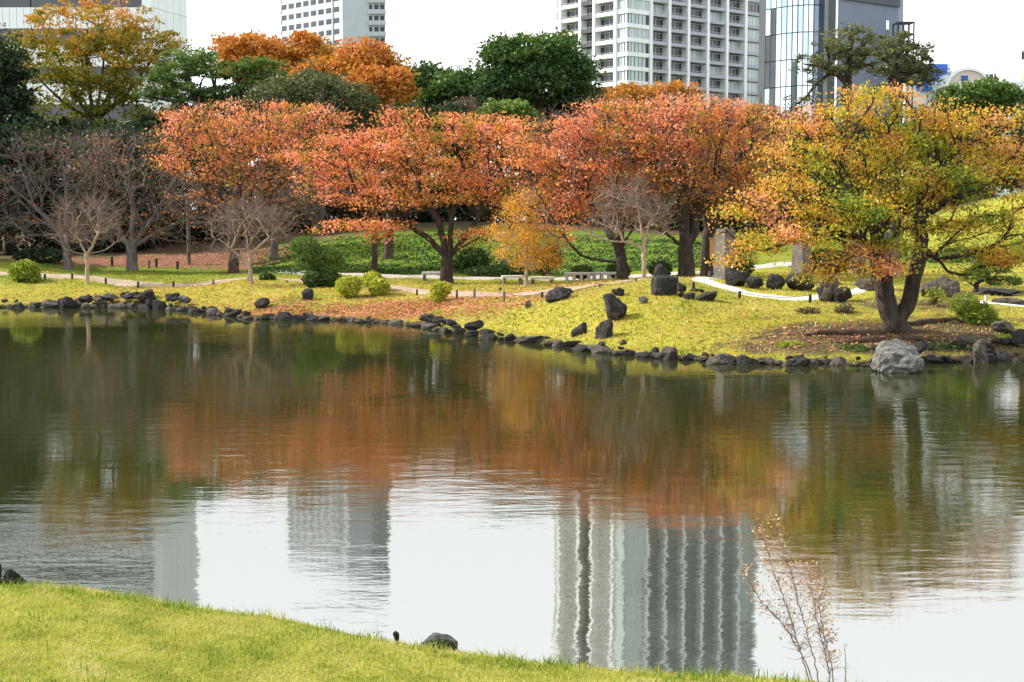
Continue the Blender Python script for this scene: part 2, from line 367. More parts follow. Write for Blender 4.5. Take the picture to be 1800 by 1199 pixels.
# pond
def mat_water():
    m, t = new_mat('pond_water')
    out = nd(t, 'ShaderNodeOutputMaterial')
    d = nd(t, 'ShaderNodeBsdfDiffuse'); d.inputs[0].default_value = (0.022, 0.027, 0.008, 1)
    g = nd(t, 'ShaderNodeBsdfGlossy'); g.inputs['Roughness'].default_value = 0.018; g.inputs[0].default_value = (1.0, 1.0, 0.99, 1)
    fr = nd(t, 'ShaderNodeFresnel'); fr.inputs[0].default_value = 6.2
    tcn = nd(t, 'ShaderNodeTexCoord')
    def wave(scale, st, det):
        mp = nd(t, 'ShaderNodeMapping'); mp.inputs['Scale'].default_value = st
        mp.inputs['Rotation'].default_value = (0, 0, math.radians(-8))
        n = nd(t, 'ShaderNodeTexNoise'); n.inputs['Scale'].default_value = scale; n.inputs['Detail'].default_value = det
        n.inputs['Roughness'].default_value = 0.5
        t.links.new(tcn.outputs['Object'], mp.inputs[0]); t.links.new(mp.outputs[0], n.inputs['Vector'])
        return n.outputs[0]
    a, b2, c = wave(2.9, (0.42, 1, 1), 4), wave(12.0, (0.38, 1, 1), 4), wave(0.16, (1, 1, 1), 3)
    def mth(op, x, y, clamp=False):
        n = nd(t, 'ShaderNodeMath', operation=op, use_clamp=clamp)
        for i, v in enumerate((x, y)):
            if isinstance(v, (int, float)): n.inputs[i].default_value = v
            else: t.links.new(v, n.inputs[i])
        return n.outputs[0]
    hgt = mth('ADD', a, mth('MULTIPLY', b2, 0.26))
    patch = mth('ADD', mth('MULTIPLY', mth('SUBTRACT', c, 0.42), 4.0, True), 0.25)     # breeze patches
    hgt = mth('MULTIPLY', hgt, patch)
    bp = nd(t, 'ShaderNodeBump'); bp.inputs['Strength'].default_value = 1.0; bp.inputs['Distance'].default_value = 0.0068
    t.links.new(hgt, bp.inputs['Height'])
    for n in (g, fr): t.links.new(bp.outputs[0], n.inputs['Normal'])
    mx = nd(t, 'ShaderNodeMixShader')
    t.links.new(fr.outputs[0], mx.inputs[0]); t.links.new(d.outputs[0], mx.inputs[1]); t.links.new(g.outputs[0], mx.inputs[2])
    t.links.new(mx.outputs[0], out.inputs[0])
    return m
wm_ = MB(); wm_.v.append(np.array([(-140, -60, 0), (140, -60, 0), (140, 75, 0), (-140, 75, 0)], float)); wm_.q.append([0, 1, 2, 3]); wm_.n = 4
tag(wm_.build('pond_water', mat_water()), kind='structure')

# near lawn
EA, EB = np.array([-2.33, 6.50]), np.array([1.02, 5.08])
ed = (EB - EA) / np.linalg.norm(EB - EA); en = np.array([-ed[1], ed[0]])      # en points to the water
def lawn_z(a, s):
    z = 1.755 + 0.02 * np.sin(a * 1.7) + 0.012 * np.sin(a * 4.1 + s * 2) - 0.015 * np.clip(-s, 0, 3)
    drop = np.clip(s - 0.0, 0, None)
    return z - np.where(s > 0, 0.9 * drop ** 1.3 + 0.25 * drop, 0) - 0.05 * sstep((s + 0.25) / 0.25)
aa = np.linspace(-14, 14, 200); ss = np.concatenate([np.linspace(-16, -2, 12)[:-1], np.linspace(-2, 2.6, 60)])
A2, S2 = np.meshgrid(aa, ss)
wob = 0.05 * np.sin(A2 * 2.3) + 0.03 * np.sin(A2 * 5.1 + 1)
LX = EA[0] + ed[0] * A2 + en[0] * (S2 + wob); LY = EA[1] + ed[1] * A2 + en[1] * (S2 + wob)
LZ = lawn_z(A2, S2)
n1_, n2_ = LX.shape; ix = np.arange(n1_ * n2_).reshape(n1_, n2_)
M_lawn = mat_solid('near_turf', [(0.3, (0.13, 0.15, 0.02)), (0.55, (0.27, 0.27, 0.045)), (0.75, (0.40, 0.34, 0.13))], 3.5, 0.95, 0.6, 60, detail=8, spec=0.05)
tag(link('near_lawn', mesh_np('near_lawn', np.c_[LX.ravel(), LY.ravel(), LZ.ravel()], [np.stack([ix[:-1, :-1], ix[:-1, 1:], ix[1:, 1:], ix[1:, :-1]], -1).reshape(-1, 4)], smooth=True), M_lawn), kind='structure')

# paths: strips draped on the ground
def path_strip(name, pts, width, mat, lift=0.035):
    P = np.array([[atx(px, D), D] for px, D in pts])
    d = np.r_[0, np.cumsum(np.linalg.norm(np.diff(P, axis=0), axis=1))]
    s = np.arange(0, d[-1], 0.3)
    def sm(c):
        v = np.interp(s, d, c)
        for _ in range(8): v[1:-1] = 0.25 * v[:-2] + 0.5 * v[1:-1] + 0.25 * v[2:]
        return v
    x, y = sm(P[:, 0]), sm(P[:, 1])
    tx, ty = np.gradient(x), np.gradient(y); ln = np.hypot(tx, ty); nx, ny = -ty / ln, tx / ln
    off = np.linspace(-.5, .5, 7)
    wv = width * (1 + 0.10 * np.sin(s * 1.3) + 0.06 * np.sin(s * 3.7))
    X = x[:, None] + nx[:, None] * off * wv[:, None]; Y = y[:, None] + ny[:, None] * off * wv[:, None]
    Z = ground(X, Y) + lift - np.where(np.abs(off) > .45, 0.05, 0.0)
    a, b = X.shape; i = np.arange(a * b).reshape(a, b)
    return tag(link(name, mesh_np(name, np.c_[X.ravel(), Y.ravel(), Z.ravel()], [np.stack([i[:-1, :-1], i[1:, :-1], i[1:, 1:], i[:-1, 1:]], -1).reshape(-1, 4)], smooth=True), mat), kind='structure')
path_strip('gravel_path', [(-150, 64), (60, 63.5), (150, 62.8), (220, 61.6), (300, 60.3), (360, 59.6), (440, 60.5), (540, 59.5), (640, 57.0), (720, 54.2), (800, 52.6), (860, 51.0), (920, 48.8), (1000, 47.2), (1060, 48.0), (1130, 50.5), (1190, 50.5)], 1.25, M_gravel_leafy)
path_strip('back_path', [(480, 66), (600, 64), (700, 63), (850, 62.6), (1000, 62.4), (1130, 61.5), (1260, 60), (1330, 62), (1400, 66), (1500, 66)], 1.5, M_gravel)
path_strip('pale_stone_path', [(1300, 52), (1225, 48.6), (1240, 46.8), (1290, 45.0), (1360, 43.8), (1430, 43.5), (1480, 44.4), (1520, 46.5)], .68, M_white_path)
path_strip('pale_side_path', [(1690, 43.6), (1740, 42.6), (1800, 42.2), (1900, 42)], .6, M_white_path)

# ------------------------------------------------------------------ wood and leaves
def tubes(chains, nsides_fn):
    """chains: list of (points (n,3), radii (n)) -> verts, quads, caps"""
    VV, QQ, n0 = [], [], 0
    for P, R in chains:
        P = np.asarray(P, float); R = np.asarray(R, float)
        if len(P) < 2: continue
        k = nsides_fn(R[0])
        T = np.gradient(P, axis=0); T /= np.linalg.norm(T, axis=1)[:, None] + 1e-9
        ref = np.array([0.0, 0.0, 1.0]) if abs(T[0, 2]) < 0.8 else np.array([1.0, 0.0, 0.0])
        A = np.cross(T, ref); A /= np.linalg.norm(A, axis=1)[:, None] + 1e-9
        B = np.cross(T, A)
        ang = np.linspace(0, 2 * np.pi, k, endpoint=False)
        ring = P[:, None] + R[:, None, None] * (np.cos(ang)[None, :, None] * A[:, None] + np.sin(ang)[None, :, None] * B[:, None])
        VV.append(ring.reshape(-1, 3))
        i = n0 + np.arange(len(P) * k).reshape(len(P), k); j = np.roll(i, -1, axis=1)
        QQ.append(np.stack([i[:-1], j[:-1], j[1:], i[1:]], -1).reshape(-1, 4))
        n0 += len(P) * k
    return np.concatenate(VV), np.concatenate(QQ)
def sides(r): return 9 if r > 0.12 else 6 if r > 0.05 else 4 if r > 0.022 else 3
def refine(P, n=5, jit=0.0):
    P = np.asarray(P, float)
    d = np.r_[0, np.cumsum(np.linalg.norm(np.diff(P, axis=0), axis=1))]
    m = max(3, int(len(P) * n)); s = np.linspace(0, d[-1], m)
    Q = np.c_[[np.interp(s, d, P[:, i]) for i in range(3)]].T
    for _ in range(max(2, n - 1)): Q[1:-1] = 0.25 * Q[:-2] + 0.5 * Q[1:-1] + 0.25 * Q[2:]
    if jit: Q[1:-1] += rng.normal(0, jit, Q[1:-1].shape)
    return Q
class Wood:
    """nodes joined towards the root; limbs first, then crown points hooked on by shortest weighted way"""
    def __init__(s, base): s.p, s.par, s.L, s.fixed = [np.array(base, float)], [-1], [0.0], [True]
    def limb(s, pts, start=0, n=4, jit=0.012):
        Q = refine([s.p[start]] + [np.array(q, float) for q in pts], n, jit)
        cur = start
        for q in Q[1:]:
            s.p.append(q); s.par.append(cur); s.L.append(s.L[cur] + np.linalg.norm(q - s.p[cur])); s.fixed.append(True); cur = len(s.p) - 1
        return cur
    def near(s, q):
        return int(np.argmin(((np.array(s.p) - np.array(q)) ** 2).sum(1)))
    def hook(s, pts, w=0.45, step=0.7, skip=0, zpen=0.0):
        n0 = len(s.p); cap = n0 + len(pts) * 14
        p = np.zeros((cap, 3)); L = np.zeros(cap); p[:n0] = s.p; L[:n0] = s.L; n = n0
        order = np.argsort(((pts - p[n0 - 1] if n0 < 3 else pts - p[skip:n0].mean(0)) ** 2).sum(1))
        par = list(s.par); fx = list(s.fixed); tips = []
        for q in pts[order]:
            d = np.linalg.norm(p[skip:n] - q, axis=1)
            c = d + w * L[skip:n] + zpen * np.maximum(p[skip:n, 2] - q[2], 0)
            i = int(np.argmin(c)) + skip
            k = min(12, max(1, int(d[i - skip] / step))); a = p[i].copy(); cur = i
            for j in range(1, k + 1):
                if n >= cap: break
                f = j / k
                x = a + (q - a) * f
                x[2] += 0.10 * d[i - skip] * math.sin(f * math.pi) * 0.6
                if j < k: x += rng.normal(0, 0.05, 3)
                p[n] = x; par.append(cur); fx.append(False); L[n] = L[cur] + np.linalg.norm(x - p[cur]); cur = n; n += 1
            tips.append(cur)
        s.p = list(p[:n]); s.par = par; s.L = list(L[:n]); s.fixed = fx
        return tips
    def finish(s, r0, rmin=0.014, power=0.5, smooth=2, flare=1.5):
        p = np.array(s.p); par = np.array(s.par); n = len(p)
        ch = [[] for _ in range(n)]
        for i in range(1, n): ch[par[i]].append(i)
        for _ in range(smooth):
            q = p.copy()
            for i in range(1, n):
                if ch[i] and not s.fixed[i]:
                    q[i] = 0.5 * p[i] + 0.25 * p[par[i]] + 0.25 * p[ch[i]].mean(0)
            p = q
        order = sorted(range(n), key=lambda i: -s.L[i])
        cnt = np.zeros(n)
        for i in order:
            if not ch[i]: cnt[i] = 1
            if par[i] >= 0: cnt[par[i]] += cnt[i]
        R = np.maximum(rmin, r0 * (cnt / cnt[0]) ** power)
        base = p[0]
        dist = np.linalg.norm(p - base, axis=1)
        R *= 1 + (flare - 1) * np.exp(-dist / (1.6 * r0))
        chains, stack = [], [(0, None)]
        while stack:
            i, st = stack.pop()
            c = [st] if st is not None else []
            while True:
                c.append(i)
                if not ch[i]: break
                o = sorted(ch[i], key=lambda k: -cnt[k])
                for k in o[1:]: stack.append((k, i))
                i = o[0]
            rr = R[c].copy()
            if st is not None: rr[0] = min(R[c[0]], rr[1] * 1.25)
            rr[-1] *= 0.5
            chains.append((p[c], rr))
        s.P, s.R, s.ch, s.chains, s.par_a = p, R, ch, chains, par
        return s

def lobe_points(lobes, D, n, flat=1.0, shell=0.25, depth=0.9):
    """random points in a set of ellipsoids given at photo pixels px,py with radii in pixels and a depth offset"""
    out = []
    vol = np.array([l[2] * l[2] * l[3] for l in lobes], float) ** 0.75; vol /= vol.sum()
    for l, v in zip(lobes, vol):
        dd = l[4] if len(l) > 4 else 0.0
        c = at(l[0], l[1], D + dd); k = (D + dd) / FPX
        m = max(3, int(round(n * v)))
        u = rng.normal(size=(m, 3)); u /= np.linalg.norm(u, axis=1)[:, None]
        r = (shell + (1 - shell) * rng.random(m)) ** (1 / 2.2)
        u *= (r * (1 + .28 * rng.random(m) ** 3))[:, None]
        out.append(np.array(c) + u * np.array([l[2] * k, l[2] * k * depth, l[3] * k * flat]))
    return np.concatenate(out)
def leaves(C, size, aspect=0.6, droop=0.4, tint=None, up=0.0, jitter=0.45):
    n = len(C)
    a = rng.normal(size=(n, 3)) * [1, 1, .55] + [0, 0, -droop]; a /= np.linalg.norm(a, axis=1)[:, None]
    r = rng.normal(size=(n, 3)) * [1, 1, 1 - up]
    b = np.cross(a, r); b /= np.linalg.norm(b, axis=1)[:, None] + 1e-9
    s = (size * (1 + jitter * rng.normal(size=n)).clip(.35, 2.0))[:, None]
    V = np.stack([C - a * s * .5, C + b * s * aspect * .5, C + a * s * .5, C - b * s * aspect * .5], 1).reshape(-1, 3)
    return mesh_np('leaves', V, [np.arange(n * 4).reshape(n, 4)], attrs={'tint': ('FACE', np.clip(tint, 0, 1))})
def vnoise(P, scale, seed=0.0):
    """cheap smooth noise in -1..1 for clumps of colour"""
    r = np.random.default_rng(int(seed * 1000) + 5)
    o = np.zeros(len(P))
    for k in range(5):
        w = r.normal(size=3); w /= np.linalg.norm(w)
        o += np.sin(P @ w * (2.2 + k) / scale + r.random() * 6.28)
    return o / 2.6
def twigs(tips_p, dirs, n_each, length, rad, spread=0.8, up=0.0, segs=2):
    ch = []
    for p, d in zip(tips_p, dirs):
        for _ in range(n_each):
            v = d + rng.normal(0, spread, 3) + np.array([0, 0, up]); v /= np.linalg.norm(v) + 1e-9
            l = length * (0.5 + rng.random())
            m = p + v * l * .5 + rng.normal(0, .05 * l, 3)
            e = p + v * l + rng.normal(0, .1 * l, 3) + np.array([0, 0, up * .1 * l])
            ch.append((np.array([p, m, e]), np.array([rad, rad * .8, rad * .35])))
    return ch
def tip_dirs(w, tips):
    P = w.P
    return np.array([(P[t] - P[w.par_a[t]]) / (np.linalg.norm(P[t] - P[w.par_a[t]]) + 1e-6) for t in tips])

def make_tree(name, label, cat, base, limbs, lobes, D, r0, bark, leafmat=None, npts=420, nleaf=16000, lsize=0.10, tintfn=None, group=None,
              tw=(3, .5, .011), w=0.30, sp=(0.40, 0.10), droop=.5, aspect=.6, flat=1.0, shell=.25, bare=None, rmin=.014, twmat=None, power=.5, upn=.3, flare=1.3, depth=.9, zpen=0.0, tup=0.0):
    nleaf, lsize = int(nleaf * 1.6), lsize * .74
    root = empty(name, base)
    tag(root, label, cat, group)
    W = Wood(base)
    fork0 = None
    for limb in limbs:
        pts = [np.array(at(q[0], q[1], D + (q[2] if len(q) > 2 else 0))) for q in limb]
        if fork0 is None:
            fork0 = W.limb(pts)
        else:
            st = W.near(pts[0]); W.limb(pts[1:], st)
    pts = lobe_points(lobes, D, npts, flat, shell, depth)
    tips = W.hook(pts, w=w, skip=max(1, int(fork0 * .7)), zpen=zpen)
    W.finish(r0, rmin, power, flare=flare)
    big = [c for c in W.chains]
    V, Q = tubes(big, sides)
    o = link('trunk', mesh_np('trunk', V - np.array(base), [Q], smooth=True), bark, root)
    TP, TD = W.P[tips], tip_dirs(W, tips)
    if tw:
        tc_ = twigs(TP, TD, *tw, up=tup)
        mid = [t for t in range(len(W.P)) if W.R[t] < r0 * .25 and rng.random() < .5]
        tc_ += twigs(W.P[mid], tip_dirs(W, mid), 1, tw[1], tw[2], 1.2, tup)
        V, Q = tubes(tc_, lambda r: 3)
        tag(link('twigs', mesh_np('twigs', V - np.array(base), [Q]), twmat or bark, root), kind='stuff')
    if nleaf and leafmat:
        thin = np.where(W.R < max(.05, rmin * 2.5))[0]
        wgt = np.ones(len(thin)); wgt[np.isin(thin, tips)] = 2.2
        clump = (0.42 + 0.75 * vnoise(W.P[thin] * [1, 1, 1.9], .75, D)).clip(.03, 1.3); wgt *= clump
        if bare is not None: wgt *= bare(W.P[thin])
        pick = rng.choice(thin, nleaf, p=wgt / wgt.sum())
        C = W.P[pick] + rng.normal(size=(nleaf, 3)) * [sp[0], sp[0], sp[1]]
        tint = tintfn(C) + rng.normal(0, .13, nleaf) if tintfn else rng.random(nleaf)
        lm = leaves(C - np.array(base), lsize, aspect, droop, tint, upn)
        tag(link('crown', lm, leafmat, root), kind='stuff')
    return root

def zfrac(C, D, y_top, y_bot):
    zt, zb = at(900, y_top, D).z, at(900, y_bot, D).z
    return ((C[:, 2] - zb) / (zt - zb)).clip(0, 1)

# ---- leafy crowns filled throughout their volume (evergreens, far trees)
def make_mass(name, label, cat, px, D, trunk_r, lobes, bark, leafmat, nleaf, lsize, tintfn=None, group=None, aspect=.7, droop=.1, shell=.45, clump=0.9, npts=60, upn=.5, depth=.8, limbs=None, cl_sp=.28, base_y=None, flat_cl=.6, w=.35, per=34, power=.5):
    nleaf, lsize, per = int(nleaf * 2.1), lsize * .66, per * 2.3
    b = gp(px, D); base = (b.x, b.y, b.z - .1)
    root = empty(name, base); tag(root, label, cat, group)
    W = Wood(base)
    cx = np.mean([l[0] for l in lobes]); cyb = max(l[1] for l in lobes)
    if limbs:
        f = None
        for limb in limbs:
            pts = [np.array(at(q[0], q[1], D + (q[2] if len(q) > 2 else 0))) for q in limb]
            if f is None: f = W.limb(pts)
            else: W.limb(pts[1:], W.near(pts[0]))
    else:
        top = np.array(at(cx * .5 + px * .5, cyb, D)); top[2] = max(top[2], base[2] + 1.2)
        f = W.limb([np.array(base) * .45 + top * .55 + rng.normal(0, .15, 3), top])
    pts = lobe_points(lobes, D, npts, 1, .1, depth)
    tips = W.hook(pts, w=w, step=1.2, skip=max(1, f - 2))
    W.finish(trunk_r, .02, power)
    V, Q = tubes(W.chains, lambda r: 7 if r > .12 else 5 if r > .04 else 3)
    link('trunk', mesh_np('trunk', V - np.array(base), [Q], smooth=True), bark, root)
    nc_ = max(20, int(nleaf / per))
    CC = lobe_points(lobes, D, nc_, 1, shell, depth)
    rad = clump * (0.45 + .75 * rng.random(len(CC)))
    reps = rng.integers(0, len(CC), nleaf)
    u = rng.normal(size=(nleaf, 3)); u /= np.linalg.norm(u, axis=1)[:, None]
    u *= (rng.random(nleaf) ** .45)[:, None]
    C = CC[reps] + u * rad[reps][:, None] * [1, 1, flat_cl]
    ct = rng.normal(0, .18, len(CC))[reps]
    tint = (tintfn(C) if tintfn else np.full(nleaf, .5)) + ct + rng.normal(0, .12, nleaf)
    tag(link('crown', leaves(C - np.array(base), lsize, aspect, droop, tint, upn), leafmat, root), kind='stuff')
    return root

# ------------------------------------------------------------------ buildings
M_white_panel = mat_solid('building_white_panel', [(0.3, (0.70, 0.72, 0.77)), (0.7, (0.76, 0.78, 0.82))], .3, 0.5)
M_block_wall = mat_solid('building_cool_white', [(0.3, (0.40, 0.42, 0.48)), (0.7, (0.44, 0.46, 0.52))], .3, 0.6)
M_concrete_white = mat_solid('building_white_render', [(0.3, (0.70, 0.71, 0.73)), (0.7, (0.76, 0.77, 0.79))], .4, 0.8)
M_balc_shade_grey = mat_solid('balcony_shade_grey', [(0.3, (0.33, 0.345, 0.41)), (0.7, (0.37, 0.385, 0.45))], .4, 0.7)  # light grey with the bluish shade of the right face in the colour
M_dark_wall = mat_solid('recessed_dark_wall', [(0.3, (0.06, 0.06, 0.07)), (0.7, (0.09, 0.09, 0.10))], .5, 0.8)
M_slate = mat_solid('building_slate_grey', [(0.3, (0.14, 0.16, 0.235)), (0.7, (0.165, 0.185, 0.265))], .2, 0.6)
M_dark_metal = mat_solid('dark_metal', [(0.3, (0.04, 0.045, 0.055)), (0.7, (0.07, 0.075, 0.085))], 1, 0.5)
M_glass_dark = mat_solid('glass_dark', [(0.3, (0.025, 0.03, 0.038)), (0.7, (0.06, 0.07, 0.085))], .15, 0.08, spec=.6)
M_glass_curt = mat_solid('glass_pale_curtains', [(0.35, (0.30, 0.37, 0.39)), (0.65, (0.52, 0.60, 0.60))], .8, 0.15, spec=.5, stretch=(3, 3, .1))
M_glass_sky = mat_solid('glass_mirror', [(0.3, (0.55, 0.68, 0.76)), (0.7, (0.78, 0.86, 0.90))], .06, 0.03, metallic=.92)
M_glass_blue = mat_solid('glass_blue_mirror', [(0.3, (0.42, 0.58, 0.70)), (0.7, (0.55, 0.70, 0.79))], .06, 0.04, metallic=.9)
M_frame = mat_solid('window_frame_metal', [(0.3, (0.42, 0.44, 0.46)), (0.7, (0.5, 0.52, 0.54))], 1, 0.5)
M_blue = mat_solid('billboard_blue', [(0.3, (0.03, 0.12, 0.50)), (0.7, (0.04, 0.15, 0.56))], .3, 0.5)
M_print_white = mat_solid('print_white', [(0.3, (0.78, 0.78, 0.78)), (0.7, (0.82, 0.82, 0.82))], 1, 0.5)
M_print_yel = mat_solid('print_yellow', [(0.3, (0.75, 0.55, 0.10)), (0.7, (0.80, 0.60, 0.14))], 1, 0.5)
M_pinkish = mat_solid('building_pale_pink', [(0.3, (0.55, 0.47, 0.44)), (0.7, (0.60, 0.52, 0.48))], .4, 0.7)

class Face:
    """a vertical facade: t runs along it, o outwards, z up"""
    def __init__(s, O, d, n): s.O, s.d, s.n = np.array(O, float), np.array(d, float), np.array(n, float)
    def p(s, t, o, z): q = s.O + s.d * t + s.n * o; return (q[0], q[1], z)
    def box(s, mb, t0, t1, o0, o1, z0, z1):
        return mb.hexa([s.p(t0, o1, z0), s.p(t1, o1, z0), s.p(t1, o0, z0), s.p(t0, o0, z0), s.p(t0, o1, z1), s.p(t1, o1, z1), s.p(t1, o0, z1), s.p(t0, o0, z1)])
def poly_prism(pts, z0, z1):
    mb = bmesh.new()
    a = [mb.verts.new((x, y, z0)) for x, y in pts]; b = [mb.verts.new((x, y, z1)) for x, y in pts]
    n = len(pts)
    mb.faces.new(a[::-1]); mb.faces.new(b)
    for i in range(n): mb.faces.new((a[i], a[(i + 1) % n], b[(i + 1) % n], b[i]))
    bmesh.ops.recalc_face_normals(mb, faces=mb.faces)
    me = bpy.data.meshes.new('wall'); mb.to_mesh(me); mb.free()
    return me

# tall apartment tower
def apartment_tower():
    root = empty('apartment_tower', (0, 0, 0)); tag(root, 'tall grey and white apartment tower with white piers and stacked balconies', 'building')
    C0 = np.array([26.4, 330.0]); d1 = np.array([.777, .63]); n1 = np.array([.63, -.777]); d2 = np.array([-.63, .777]); n2 = np.array([-.777, -.63])
    R, L = Face(C0, d1, n1), Face(C0, d2, n2)
    FH, Z0, NF = 3.23, 2.53, 37
    ztop = Z0 + NF * FH
    A = C0 - n1 * 1.6 - n2 * 1.6
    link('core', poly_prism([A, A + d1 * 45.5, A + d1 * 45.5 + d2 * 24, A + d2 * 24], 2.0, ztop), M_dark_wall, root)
    tr = [7.2, 13.2, 19.6, 26.3, 33.0, 39.7, 45.9]; tl = [3.65, 10.95, 15.8, 23.0, 25.6]
    for F, T in ((R, tr), (L, tl[:4])):
        for t in T:
            F.box(MB(), t - .42, t + .42, -1.62, .55, 2.0, ztop + 1) .build('pier', M_concrete_white, root)
    mbr = MB()
    R.box(mbr, -.5, 46.6, -.4, .7, ztop + 1.0, ztop + 2.4); L.box(mbr, -.5, 25.8, -.4, .69, ztop + 1.0, ztop + 2.39); mbr.build('parapet', M_concrete_white, root)
    bays = [(R, a, b, k) for k, (a, b) in enumerate(zip(tr[:-1], tr[1:]))] + [(L, a, b, 10 + k) for k, (a, b) in enumerate(zip(tl[:-1], tl[1:]))]
    masses = {}
    def put(name, mb, mat, parent, single):
        if single: return mb.build(name, mat, parent)
        m = masses.setdefault((name, mat.name), MB())
        for v, in [(x,) for x in mb.v]: m.v.append(v)
        m.q += [[i + m.n for i in f] for f in mb.q]; m.n += mb.n
        return root
    for f in range(NF):
        z = Z0 + f * FH; single = 8 <= f <= 26
        for F, a, b, k in bays:
            a_, b_ = a + .42, b - .42
            if k in (10, 11, 12, 13):
                bm_ = M_dark_wall if k == 11 else M_concrete_white
            else: bm_ = M_balc_shade_grey
            flush = k in (5, 13)
            oo = .1 if flush else .35
            mb = MB(); F.box(mb, a_, b_, -1.5, oo, z, z + .28)
            F.box(mb, a_, b_, oo - .14, oo + .004, z + .28, z + (.78 if k < 10 else .85))
            o = put('balcony', mb, bm_, root, single)
            if not flush or k == 12:
                mb = MB(); F.box(mb, a_, b_, oo - .1, oo - .04, z + 1.16, z + 1.22)
                for t in np.arange(a_ + .3, b_, 1.0): F.box(mb, t - .03, t + .03, oo - .09, oo - .05, z + .74, z + 1.16)
                put('railing', mb, M_frame, o if single else root, single)
            oin = -1.35 if not flush else -.25
            m_g = M_glass_curt if (flush and rng.random() < .8) or rng.random() < .14 else M_glass_dark
            split = a_ + (b_ - a_) * (.55 if k == 0 else .5)
            mb = MB()
            for t in np.linspace(a_ + .1, b_ - .1, 5): F.box(mb, t - .06, t + .06, oin - .05, oin + .1, z + .3, z + 2.9)
            F.box(mb, a_, b_, oin - .05, oin + .12, z + 2.85, z + 3.0)
            wn_ = put('window', mb, M_frame, root, single)
            mb = MB(); F.box(mb, a_ + .02, b_ - .02, oin - .1, oin, z + .29, z + 2.86); put('pane', mb, m_g, wn_, single)
        # wrapped corner window
        mb = MB(); R.box(mb, -.25, 6.78, -1.5, .25, z, z + .95); L.box(mb, .0, 3.23, -1.5, .251, z + .002, z + .948)
        put('corner_band', mb, M_concrete_white, root, single)
        mb = MB(); R.box(mb, -.05, 6.78, -.6, -.05, z + .95, z + FH - .02); L.box(mb, .05, 3.23, -.6, -.049, z + .951, z + FH - .021)
        o = put('corner_window', mb, M_glass_curt, root, single)
        mb = MB()
        for t in (.1, 1.2, 2.4, 3.6, 4.8, 5.9): R.box(mb, t - .06, t + .06, -.05, .02, z + .95, z + FH - .02)
        R.box(mb, 5.96, 6.78, -.05, .03, z + .951, z + FH - .022)
        for t in (1.0, 2.1): L.box(mb, t - .06, t + .06, -.05, .02, z + .95, z + FH - .02)
        put('mullion', mb, M_frame if rng.random() < .5 else M_dark_metal, o if single else root, single)
    for (nm, mt), mb in masses.items():
        tag(mb.build(nm + '_rows', MATS[mt], root), kind='stuff')
apartment_tower()

